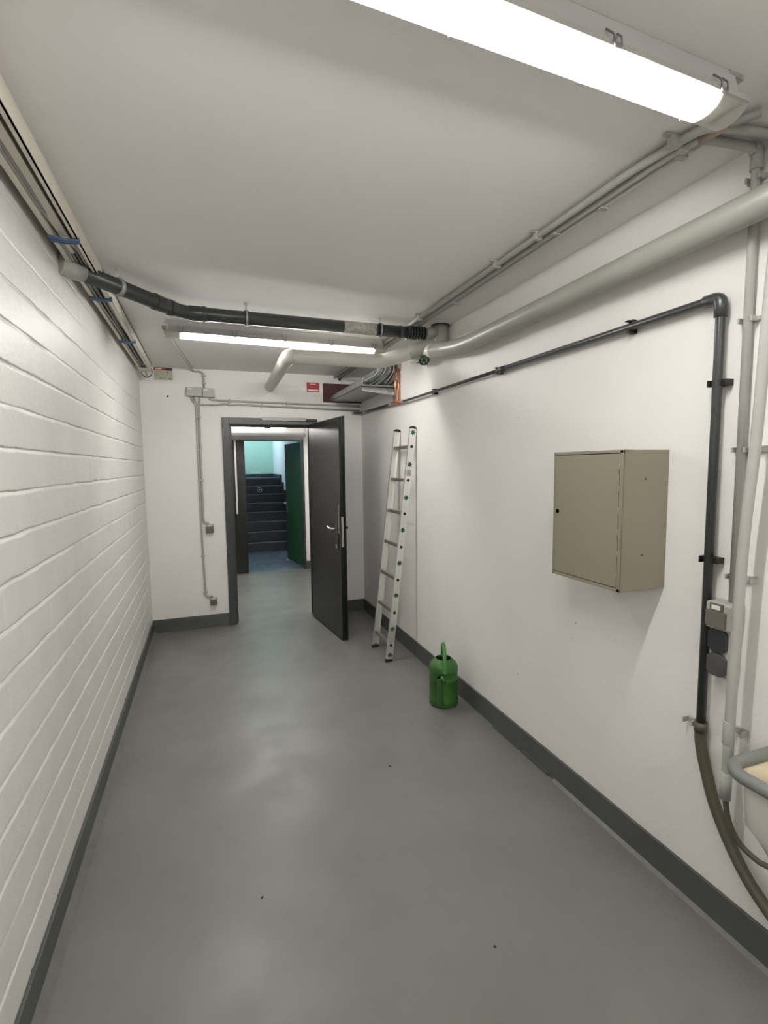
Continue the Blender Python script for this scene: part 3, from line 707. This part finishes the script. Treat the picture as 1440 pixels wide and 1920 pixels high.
# ------------------------------------------------------------------ conduits on the ceiling by the right wall
CC = CZ-0.018
def saddle(par, c, axis='y', r=0.013, m=m_cond):
    x, y, z = c; b = MB()
    if axis == 'y':
        b.box((x-r-0.004, y-0.010, z-r-0.003), (x+r+0.004, y+0.010, CZ-0.001)); b.box((x-r-0.024, y-0.009, CZ-0.008), (x-r, y+0.009, CZ-0.001))
    return b.build('saddle_clip', m, par, bevel=0.002)
YE = 5.0
specs = [((1.292, 1.306), 'grey ceiling conduit farthest from the right wall, of the three running side by side', [(1.293, 5.13, CC), (1.306, 1.30, CC), (1.330, 1.075, CC), (1.60, 1.035, CC)]),
         ((1.335, 1.348), 'middle one of the three grey ceiling conduits running side by side', [(1.335, 5.13, CC), (1.348, 1.22, CC), (1.36, 1.12, CC), (1.545, 1.10, CC), (1.568, 1.10, CC-0.03), (1.568, 1.10, 1.128)]),
         ((1.365, 1.377), 'grey ceiling conduit closest to the right wall, ending in a sleeve by the near lamp', [(1.363, 5.13, CC), (1.377, 1.135, CC)])]
for i, (xx, lab, path) in enumerate(specs):
    cd = thing('conduit', path[0], lab, 'conduit', 'ceiling conduits by the right wall')
    MB().tube(fil(path, 0.05, 6), 0.0125 if i < 2 else 0.0105, 14).build('conduit_tube', m_cond, cd)
    ys = (1.155, 1.78, 2.08, 2.95, 3.9) if i == 0 else ((1.165, 1.72, 2.6) if i == 1 else (1.19, 1.50, 2.6))
    for y in ys:
        x = xx[0] + (xx[1]-xx[0])*(5.13-y)/3.9
        saddle(cd, (x, y, CC), r=0.013)
    if i == 2:
        MB().tube([(1.374, 1.15, CC), (1.378, 1.05, CC+0.001)], 0.0145, 14).build('end_sleeve', m_cardboard, cd)
        MB().tube([(1.372, 1.075, CC), (1.42, 0.99, CC)], 0.011, 10).build('flexible_tail', m_cable, cd)
    if i == 1:
        for z in (2.41, 2.005, 1.614, 1.212):
            b = MB(); b.box((1.553, 1.078, z-0.008), (XR-0.001, 1.084, z+0.008)); b.box((1.553, 1.116, z-0.008), (XR-0.001, 1.122, z+0.008)); b.box((1.574, 1.070, z-0.006), (XR-0.001, 1.130, z+0.006))
            b.build('wall_clip', m_cond, cd, bevel=0.001)
        MB().tube(fil([(1.548, 1.10, CC), (1.568, 1.10, CC), (1.568, 1.10, CC-0.06)], 0.03), 0.0165, 16).build('elbow', m_cond, cd)

cb = thing('conduit', (1.50, 1.043, 0.5), 'leaning grey conduit standing off the right wall, just behind the socket block', 'conduit')
MB().tube(spline([(1.51, 0.985, 2.38), (1.500, 0.995, 2.05), (1.500, 1.010, 1.65), (1.500, 1.028, 1.37), (1.500, 1.036, 1.06), (1.500, 1.040, 0.88), (1.500, 1.043, 0.55)], 6), 0.0150, 16).build('conduit_tube', m_cond, cb)
MB().tube([(1.500, 1.043, 0.775), (1.500, 1.044, 0.70)], 0.0165, 16).build('coupling', m_cond, cb, bevel=0.001)
MB().tube([(1.500, 1.0435, 0.61), (1.500, 1.0445, 0.52)], 0.0165, 16).build('end_sleeve', m_cond, cb)
MB().tube(fil([(1.51, 0.985, 2.37), (1.51, 0.985, 2.47), (1.51, 0.90, 2.49)], 0.05), 0.0150, 16).build('top_bend', m_cond, cb)
for (y, z, lab) in ((1.049, 1.615, 'empty grey pipe clip on the right wall, level with the top of the cabinet'), (1.060, 1.212, 'empty grey pipe clip on the right wall just above the socket block'), (1.060, 0.717, 'empty grey pipe clip on the right wall above the sink'), (1.228, 0.672, 'small empty clip on the right wall left of the hose collar')):
    b = MB(); b.box((XR-0.012, y-0.018, z-0.010), (XR, y+0.018, z+0.010)); b.box((XR-0.034, y-0.019, z-0.009), (XR-0.004, y-0.014, z+0.009)); b.box((XR-0.034, y+0.014, z-0.009), (XR-0.004, y+0.019, z+0.009))
    tag(b.build('wall_clip', m_cond, bevel=0.001), lab, 'clip')

# ------------------------------------------------------------------ socket block
sb = thing('socket_block', (XR, 1.11, 1.0), 'upright block of one switch and two lidded sockets on the right wall', 'socket')
b = MB(); b.box((1.535, 1.078, 0.885), (XR, 1.148, 1.050)); b.build('back_box', m_sock_case, sb, bevel=0.006)
b = MB(); b.box((1.520, 1.072, 1.042), (XR, 1.155, 1.130)); b.build('switch_housing', m_sock_case, sb, bevel=0.008, seg=3)
b = MB(); b.box((1.513, 1.083, 1.050), (1.524, 1.150, 1.103)); b.build('switch_rocker', m_brown_sw, sb, bevel=0.003)
b = MB(); b.box((1.516, 1.094, 1.103), (1.524, 1.138, 1.127)); b.build('label_holder', m_brown_sw, sb, bevel=0.001)
b = MB(); b.box((1.5145, 1.102, 1.108), (1.5165, 1.130, 1.122)); b.build('label_tag', m_label, sb)
def octa(y0, y1, z0, z1, c): return [(y0+c, z0), (y1-c, z0), (y1, z0+c), (y1, z1-c), (y1-c, z1), (y0+c, z1), (y0, z1-c), (y0, z0+c)]
for (z0, z1, m, lab) in ((0.966, 1.043, m_sock_dark, 'black socket lid'), (0.888, 0.962, m_sock_grey, 'dark grey socket lid')):
    b = MB(); b.prism(octa(1.084, 1.146, z0, z1, 0.014), 0, 1.524, 1.537); o = b.build('socket_lid', m, sb, bevel=0.002); o['label'] = lab

# ------------------------------------------------------------------ beige wall cabinet
kc = thing('wall_cabinet', (XR, 1.55, 1.12), 'beige grey sheet metal electrical cabinet hung on the right wall', 'cabinet')
cx0 = 1.375; ya, yb, za, zb = 1.372, 1.738, 1.115, 1.623
# body tapers slightly: built square
b = MB()
t_ = 0.0015
b.box((cx0+0.002, ya, za), (XR, ya+0.004, zb)); b.box((cx0+0.002, yb-0.004, za), (XR, yb, zb)); b.box((cx0+0.002, ya, za), (XR, yb, za+0.004)); b.box((cx0+0.002, ya, zb-0.004), (XR, yb, zb)); b.box((XR-0.004, ya, za), (XR, yb, zb))
# front lip
b.box((cx0, ya, za), (cx0+0.006, ya+0.014, zb)); b.box((cx0, yb-0.006, za), (cx0+0.006, yb, zb)); b.box((cx0, ya, za), (cx0+0.006, yb, za+0.012)); b.box((cx0, ya, zb-0.010), (cx0+0.006, yb, zb))
b.build('cabinet_body', m_cab, kc, bevel=0.001)
b = MB(); b.box((cx0-0.001, ya+0.0165, za+0.0145), (cx0+0.005, yb-0.008, zb-0.0125)); dr = b.build('cabinet_door', m_cab, kc, bevel=0.0012)
MB().cyl((cx0-0.0045, yb-0.028, 1.382), (cx0+0.001, yb-0.028, 1.382), 0.0085).build('lock_hole', m_hole, dr)
MB().box((cx0-0.002, yb-0.0305, 1.4005), (cx0, yb-0.0285, 1.403)).build('lock_mark', m_chip, dr)
for k in range(6):
    z = za+0.04+k*0.078; MB().cyl((cx0-0.0005, ya+0.0155, z), (cx0-0.0005, ya+0.0155, z+0.030), 0.0022, 8).build('hinge_knuckle', m_cab, dr)
for (x, z) in ((1.48, 1.52), (1.475, 1.245)):
    MB().cyl((x, ya-0.001, z), (x, ya+0.003, z), 0.0035, 10).build('screw_hole', m_chip, kc)

# ------------------------------------------------------------------ ladder
ld = thing('ladder', (1.33, 3.85, 0), 'aluminium ladder with green star stickers leaning against the right wall', 'ladder')
def lx(z): return 1.333 + (1.5575-1.333)*(z-0.0)/1.87
dirl = Vector((1.5575-1.333, 0, 1.87)).normalized(); nrml = Vector((dirl.z, 0, -dirl.x))
def rail(y, nm):
    # channel section: web faces outwards (y), flanges inwards
    s = -1 if y < 3.85 else 1
    def pt(z, u, yy): c = Vector((lx(z), yy, z)); return c + nrml*u
    b = MB()
    def slab(u0, u1, y0, y1):
        vs = [pt(z, u, yy) for z in (0.022, 1.868) for (u, yy) in ((u0, y0), (u1, y0), (u1, y1), (u0, y1))]
        b.add(vs, [(0, 1, 2, 3), (7, 6, 5, 4), (0, 4, 5, 1), (1, 5, 6, 2), (2, 6, 7, 3), (3, 7, 4, 0)])
    slab(-0.027, 0.027, y-0.0015, y+0.0015); yi = y - s*0.02
    slab(-0.027, -0.024, min(y, yi), max(y, yi)); slab(0.024, 0.027, min(y, yi), max(y, yi))
    r = b.build('rail', m_alu, ld)
    # rounded black cap and rubber foot
    b = MB(); vs = []
    prof = [(-0.029, 0.0)] + [(-0.029*math.cos(PI*i/8), 0.004+0.016*math.sin(PI*i/8)) for i in range(9)] + [(0.029, 0.0)]
    c = Vector((lx(1.866), 0, 1.866)); out = []
    for yy in (min(y, yi)-0.002, max(y, yi)+0.002):
        out.append([c + nrml*u + dirl*h + Vector((0, yy, 0)) for (u, h) in prof])
    n = len(prof); b.add(out[0]+out[1], [(i, (i+1) % n, n+(i+1) % n, n+i) for i in range(n)] + [tuple(range(n)), tuple(range(n, 2*n))])
    b.build('end_cap', m_black, r)
    b = MB(); b.box((lx(0)-0.032, min(y, yi)-0.003, 0.0), (lx(0)+0.030, max(y, yi)+0.003, 0.024)); b.build('rubber_foot', m_black, r, bevel=0.005)
    return r
RY0, RY1 = 3.675, 4.040
r0 = rail(RY0, 'near'); r1 = rail(RY1, 'far')
zr_ = [1.725-0.265*k for k in range(7)]
for z in zr_:
    c = Vector((lx(z), 0, z)); b = MB(); pts = []
    for j in range(4):
        u, v = ((-0.013, -0.013), (0.013, -0.013), (0.013, 0.013), (-0.013, 0.013))[j]; pts.append(c + nrml*u + dirl*v)
    vs = [p + Vector((0, RY0-0.001, 0)) for p in pts] + [p + Vector((0, RY1+0.001, 0)) for p in pts]
    b.add(vs, [(0, 1, 2, 3), (7, 6, 5, 4), (0, 4, 5, 1), (1, 5, 6, 2), (2, 6, 7, 3), (3, 7, 4, 0)])
    b.build('rung', m_rung, ld, bevel=0.003)
    MB().cyl(c + Vector((0, RY0-0.006, 0)), c + Vector((0, RY0-0.001, 0)), 0.0115, 16).build('rung_plug', m_black, ld)
for z in (1.835, 1.585, 1.322, 1.065, 0.800, 0.540, 0.268, 0.055):
    c = Vector((lx(z), RY0-0.0016, z)); pts = []
    for j in range(14):
        a = 2*PI*j/14 + 0.2; rr_ = 0.0265 if j % 2 == 0 else 0.0125; pts.append((rr_*math.cos(a), rr_*math.sin(a)))
    b = MB(); vs = [c + nrml*u + dirl*v + Vector((0, -0.0008, 0)) for u, v in pts] + [c + nrml*u + dirl*v for u, v in pts]; n = 14
    b.add(vs, [tuple(range(n)), tuple(reversed(range(n, 2*n)))] + [(i, n+i, n+(i+1) % n, (i+1) % n) for i in range(n)])
    b.build('star_sticker', m_star, r0)
c = Vector((lx(1.52), RY0-0.0016, 1.52)); b = MB(); b.box((-0.020, -0.0006, -0.026), (0.018, 0.0, 0.026), Matrix.Translation(c) @ Matrix.Rotation(math.atan2(dirl.x, dirl.z), 4, 'Y')); b.build('paper_label', m_scuff, r0)

# ------------------------------------------------------------------ watering can
CX, CY = 1.428, 2.887
wc = thing('watering_can', (CX, CY, 0), 'green plastic watering can standing by the right wall', 'watering can')
prof = [(0.0, 0.004), (0.080, 0.0), (0.091, 0.004), (0.0945, 0.014), (0.0945, 0.034), (0.0965, 0.038), (0.0945, 0.043), (0.0935, 0.172), (0.0960, 0.176), (0.0935, 0.181), (0.0935, 0.232), (0.0960, 0.237), (0.0945, 0.244), (0.0945, 0.258), (0.0915, 0.268), (0.084, 0.280), (0.070, 0.295), (0.056, 0.308), (0.052, 0.312), (0.048, 0.309), (0.060, 0.294), (0.078, 0.274), (0.088, 0.25), (0.089, 0.03), (0.0, 0.02)]
MB().lathe(prof, (CX, CY, 0), 56).build('can_body', m_green_can, wc)
f2 = Vector((-CX, -CY, 0)).normalized(); rot = Matrix.Rotation(-0.20, 3, 'Z'); f2 = rot @ f2
f3 = Matrix.Rotation(0.10, 3, 'Z') @ Vector((-CX, -CY, 0)).normalized()
C0 = Vector((CX, CY, 0)); Z = Vector((0, 0, 1))
hp = spline([C0+f3*0.090+Z*0.238, C0+f3*0.090+Z*0.285, C0+f3*0.072+Z*0.350, C0+f3*0.030+Z*0.398, C0-f3*0.015+Z*0.400, C0-f3*0.045+Z*0.370, C0-f3*0.056+Z*0.325, C0-f3*0.054+Z*0.300], 6)
n = len(hp); rs = [0.016 if i < 3 else 0.0125 for i in range(n)]
MB().tube(hp, 0.012, 14, True, rs).build('handle', m_green_dark, wc)
sp = spline([C0+f2*0.086+Z*0.035, C0+f2*0.112+Z*0.080, C0+f2*0.126+Z*0.150, C0+f2*0.146+Z*0.236], 6)
n = len(sp); b = MB(); b.tube(sp, 0.014, 16, False, [0.022-0.009*i/(n-1) for i in range(n)])
b.build('spout', m_green_can, wc)
d = (sp[-1]-sp[-2]).normalized()
MB().tube([sp[-1]-d*0.004, sp[-1]+d*0.001], 0.0112, 16).build('spout_opening', m_hole, wc)
MB().tube([sp[-1]+d*0.001-d*0.008, sp[-1]], 0.0135, 16, False).build('spout_rim', m_green_dark, wc)
side = Vector((-f2.y, f2.x, 0))
MB().tube([C0+f2*0.128+Z*0.232+side*0.016, C0+f2*0.118+Z*0.205+side*0.024, C0+f2*0.088+Z*0.180+side*0.030], 0.007, 10).build('spout_brace', m_green_dark, wc)

# ------------------------------------------------------------------ utility sink at the right edge
sk = thing('utility_sink', (XR, 0.60, 0.55), 'white wall-hung utility sink with grey rubber rim at the right edge', 'sink')
x0, x1, y0, y1, zt = 1.235, XR, 0.33, 0.890, 0.775
def rr_loop(x0, x1, y0, y1, r, z, k=8):
    out = []
    for (cx, cy_, a0) in ((x0+r, y0+r, PI), (x1-0.02, y0+0.02, 1.5*PI), (x1-0.02, y1-0.02, 0), (x0+r, y1-r, 0.5*PI)):
        rad = r if cx < (x0+x1)/2 else 0.02
        for j in range(k+1):
            a = a0 + 0.5*PI*j/k; out.append(Vector((cx+rad*math.cos(a), cy_+rad*math.sin(a), z)))
    return out
def rings(b, loops):
    n = len(loops[0]); vs = [v for l in loops for v in l]
    fs = [(i*n+j, i*n+(j+1) % n, (i+1)*n+(j+1) % n, (i+1)*n+j) for i in range(len(loops)-1) for j in range(n)]
    b.add(vs, fs, True)
b = MB(); rings(b, [rr_loop(x0+0.02, x1, y0+0.02, y1-0.02, 0.07, zt), rr_loop(x0+0.030, x1, y0+0.025, y1-0.030, 0.06, zt-0.13), rr_loop(x0+0.05, x1, y0+0.04, y1-0.05, 0.06, zt-0.165), rr_loop(x0+0.10, x1, y0+0.10, y1-0.10, 0.05, zt-0.27), rr_loop(x0+0.16, x1-0.02, y0+0.2, y1-0.2, 0.02, zt-0.285)])
n = 36; b.f.append(tuple(range(4*n, 5*n))); b.sm.append(False)
b.build('sink_bowl', m_ceramic, sk)
b = MB(); rings(b, [rr_loop(x0+0.02, x1, y0+0.02, y1-0.02, 0.07, zt), rr_loop(x0+0.055, x1-0.03, y0+0.055, y1-0.055, 0.055, zt-0.006), rr_loop(x0+0.065, x1-0.035, y0+0.065, y1-0.065, 0.05, zt-0.03), rr_loop(x0+0.085, x1-0.05, y0+0.085, y1-0.085, 0.05, zt-0.16), rr_loop(x0+0.14, x1-0.09, y0+0.16, y1-0.16, 0.03, zt-0.19)])
b.f.append(tuple(range(4*n, 5*n))); b.sm.append(False)
b.build('sink_inside', m_sink_in, sk)
lp = rr_loop(x0+0.014, x1-0.018, y0+0.014, y1-0.014, 0.055, zt+0.006); lp.append(lp[0]); lp.append(lp[1])
MB().tube(lp, 0.017, 14, False).build('rubber_rim', m_rim, sk)
b = MB(); b.tube(fil([(1.45, 0.60, zt-0.28), (1.45, 0.60, 0.32), (1.586, 0.60, 0.32)], 0.05), 0.025, 16); b.build('drain_trap', m_cond, sk)

# ------------------------------------------------------------------ end wall fittings
jb = [(-0.140, 0.000, 2.250, 2.335, 'pale grey junction box on the end wall, left one of the touching pair'), (0.002, 0.112, 2.246, 2.330, 'pale grey junction box on the end wall, right one of the touching pair')]
for (xa, xb, z0, z1, lab) in jb:
    t = thing('junction_box', ((xa+xb)/2, YB, z0), lab, 'junction box', 'junction boxes on the end wall')
    MB().box((xa, YB-0.040, z0), (xb, YB, z1)).build('box_base', m_cond, t, bevel=0.004)
    MB().box((xa+0.001, YB-0.052, z0+0.001), (xb-0.001, YB-0.040, z1-0.001)).build('box_lid', m_cond, t, bevel=0.004)
    MB().box((xa+0.012, YB-0.0535, z1-0.022), (xa+0.050, YB-0.0518, z1-0.010)).build('label_tag', m_label, t)
CY_ = YB-0.014
def wall_conduit(path, r, lab, clips, m=m_cond, rad=0.03):
    t = thing('conduit', path[0], lab, 'conduit')
    MB().tube(fil(path, rad, 6), r, 12).build('conduit_tube', m, t)
    for (x, z, ax_) in clips:
        b = MB()
        if ax_ == 'z': b.box((x-r-0.010, YB-0.024, z-0.007), (x+r+0.010, YB, z+0.007))
        else: b.box((x-0.007, YB-0.024, z-r-0.009), (x+0.007, YB, z+r+0.009))
        b.build('saddle_clip', m, t, bevel=0.002)
    return t
wall_conduit([(-0.225, 3.66, CZ-0.012), (-0.085, YB-0.03, CZ-0.012), (-0.06, YB-0.014, CZ-0.03), (-0.02, CY_, CZ-0.022), (0.018, CY_, CZ-0.04), (0.020, CY_, 2.33)], 0.0085, 'grey conduit from the far lamp across the ceiling down to the junction boxes', [(0.020, 2.45, 'z'), (0.020, 2.38, 'z')])
wall_conduit([(0.06, CY_, 2.25), (0.07, CY_, 2.225), (0.20, CY_, 2.222), (1.47, CY_, 2.205), (XR-0.02, CY_, 2.205)], 0.0085, 'upper one of the two grey conduits above the door, running right from the boxes', [(0.25, 2.221, 'x'), (0.8, 2.214, 'x')])
wall_conduit([(-0.10, CY_, 2.25), (-0.09, CY_, 2.20), (-0.03, CY_, 2.178), (0.12, CY_, 2.178), (0.19, CY_, 2.190), (XR-0.02, CY_, 2.160)], 0.0085, 'lower one of the two grey conduits above the door, running right from the boxes', [(0.24, 2.189, 'x'), (0.55, 2.182, 'x')])
wall_conduit([(-0.025, CY_, 2.25), (-0.036, CY_, 2.15), (-0.040, CY_, 1.075), (-0.030, CY_, 1.045), (0.00, CY_, 1.043), (0.012, CY_, 1.02)], 0.009, 'right one of the two conduits dropping from the boxes, ending at the light switch', [(-0.038, 2.06, 'z'), (-0.039, 1.75, 'z'), (-0.040, 1.46, 'z')], rad=0.02)
wall_conduit([(-0.075, CY_, 2.25), (-0.060, CY_, 2.15), (-0.062, CY_, 1.10), (-0.058, CY_, 0.80), (-0.050, CY_, 0.34), (-0.035, CY_, 0.31), (0.015, CY_, 0.315), (0.020, CY_, 0.285)], 0.009, 'left one of the two conduits dropping from the boxes, reaching the low socket', [(-0.058, 0.72, 'z'), (-0.051, 0.36, 'z')], rad=0.02)
def small_sw(z0, z1, xa, xb, nm, lab, cat):
    t = thing(nm, ((xa+xb)/2, YB, z0), lab, cat)
    MB().box((xa, YB-0.030, z0), (xb, YB, z1)).build('back_box', m_sock_case, t, bevel=0.005)
    MB().box((xa+0.003, YB-0.048, z0+0.003), (xb-0.003, YB-0.030, z1-0.017)).build('rocker' if cat == 'switch' else 'lid', m_brown_sw, t, bevel=0.004)
    MB().box(((xa+xb)/2-0.014, YB-0.036, z1-0.016), ((xa+xb)/2+0.014, YB-0.029, z1-0.003)).build('label_tag', m_label, t)
small_sw(0.945, 1.025, -0.022, 0.052, 'light_switch', 'small grey brown light switch on the end wall at hand height', 'switch')
small_sw(0.225, 0.300, -0.012, 0.056, 'wall_socket', 'small grey brown socket low on the end wall above the skirting', 'socket')
tag(MB().cyl((-0.305, YB-0.002, 2.248), (-0.305, YB+0.01, 2.248), 0.009, 16).build('drill_hole', m_black), 'small dark round plug hole high on the end wall', 'hole')
# signs
sg = thing('notice_sign', (-0.34, YB, 2.40), 'small beige notice with a red and black header by the end of the trunking', 'sign')
MB().box((-0.412, YB-0.003, 2.396), (-0.252, YB, 2.515-0.006)).build('notice_panel', mat('beige_notice', (0.46, 0.44, 0.34), 0.5, var=0.12, vscale=40), sg)
MB().box((-0.412, YB-0.004, 2.486), (-0.312, YB-0.003, 2.508)).build('red_header', m_red, sg)
MB().box((-0.312, YB-0.004, 2.484), (-0.252, YB-0.003, 2.506)).build('black_header', m_sock_dark, sg)
b = MB(); b.box((-0.400, YB-0.0048, 2.492), (-0.345, YB-0.004, 2.500)); b.build('header_lettering', m_label, sg)
b = MB(); b.box((-0.29, YB-0.004, 2.405), (-0.262, YB-0.003, 2.412)); b.box((-0.37, YB-0.004, 2.408), (-0.345, YB-0.003, 2.412)); b.box((-0.298, YB-0.004, 2.463), (-0.288, YB-0.003, 2.474)); b.build('small_print', m_sock_grey, sg)
def red_label(mt, wd, ht, lab):
    t = thing('red_label', mt.translation, lab, 'label', 'red fire seal labels')
    MB().box((-wd/2, -0.003, -ht/2), (wd/2, 0, ht/2), mt).build('label_plate', m_red, t)
    b = MB(); b.box((-wd*0.22, -0.0038, ht*0.30), (wd*0.22, -0.003, ht*0.38), mt); b.box((-wd*0.42, -0.0038, -ht*0.40), (wd*0.42, -0.003, -ht*0.24), mt); b.build('lettering', m_label, t)
red_label(Matrix.Translation((1.072, YB, 2.385)), 0.130, 0.095, 'red label on the end wall left of the brown fire seal')
red_label(Matrix.Translation((XR, 4.165, 2.425)) @ Matrix.Rotation(-PI/2, 4, 'Z'), 0.105, 0.075, 'red label on the right wall beside the copper pipes')
tag(MB().box((XR-0.006, 4.00, 2.375), (XR, 4.105, 2.47)).build('board_piece', m_cardboard), 'pale brown board patch above the copper pipes', 'board')
tag(MB().box((1.175, YB-0.006, 2.237), (XR-0.001, YB, 2.430)).build('fire_seal', m_brown), 'dark red brown fire seal patch in the end wall where the cable tray enters', 'fire seal')
# galvanised cable tray
ct = thing('cable_tray', (1.42, 4.6, 2.25), 'galvanised cable tray in the far right corner above the door', 'cable tray')
b = MB(); b.box((1.258, 4.05, 2.250), (1.575, YB, 2.253)); b.build('tray_base', m_galv, ct)
for x in (1.258, 1.573):
    b = MB(); b.box((x, 4.05, 2.250), (x+0.003, YB, 2.305)); b.box((x, 4.05, 2.302), (x+0.012, YB, 2.305)); b.build('tray_side', m_galv, ct)
b = MB()
b.prism([(1.28, 2.248), (1.28, 2.215), (XR-0.03, 2.185), (XR, 2.185), (XR, 2.248)], 1, 4.13, 4.134); b.box((1.28, 4.13, 2.244), (XR, 4.17, 2.248)); b.box((XR-0.004, 4.10, 2.14), (XR, 4.20, 2.32))
sa = b.build('support_arm', m_galv, ct)
MB().cyl((XR-0.03, 4.122, 2.20), (XR-0.03, 4.13, 2.20), 0.011).build('bolt', m_alu, sa)
b = MB(); b.tube(fil([(XR-0.01, 4.35, 2.28), (XR-0.01, 4.12, 2.30), (XR-0.01, 4.12, 2.265), (XR-0.01, 4.38, 2.25)], 0.01), 0.008, 8); b.build('tray_hook', m_black, ct)
random.seed(3)
for k in range(14):
    x = 1.285+0.019*k; m = (m_cable3, m_cable, m_cable3, m_cable3, m_cable2)[k % 5]; r = 0.0045+0.003*random.random()
    a = 0.03*(k % 4)
    xo = 1.392+0.0125*k
    pts = [(x, YB-0.02, 2.268+0.01*(k % 2)), (x, 4.75, 2.270), (x+0.01, 4.45, 2.275+0.01*(k % 3)), (x+0.01, 4.26-a, 2.30), (xo, 4.14-a, 2.36), (xo+0.01, 4.10-a*0.5, 2.43), (xo, 4.12, 2.50)]
    tag(MB().tube(spline(pts, 6), r, 10).build('cable', m), 'one of the bundled cables rising out of the galvanised tray to the ceiling', 'cable', 'cables rising from the galvanised tray')
tag(MB().tube(fil([(1.355, YB-0.01, 2.478), (1.60, YB-0.012, 2.468)], 0.01), 0.007, 10).build('conduit', m_wire), 'short thin pale conduit on the end wall above the fire seal', 'conduit')
tag(MB().box((1.340, YB-0.02, 2.465), (1.365, YB, 2.49)).build('dark_clip', m_black), 'small dark clip at the left end of the short conduit above the fire seal', 'clip')

# crumbs lying on the floor
for (x, y, s, lab) in ((0.85, 2.35, 0.008, 'dark crumb on the floor left of the watering can'), (0.83, 1.30, 0.006, 'dark crumb on the floor near the bottom right'), (0.13, 1.76, 0.006, 'tiny dark crumb on the floor towards the brick wall')):
    b = MB(); b.lathe([(0, 0), (s, 0.0005), (s*0.8, s*0.3), (0, s*0.45)], (x, y, 0), 7); o = b.build('crumb', m_chip)
    tag(o, lab, 'crumb', 'crumbs on the floor')
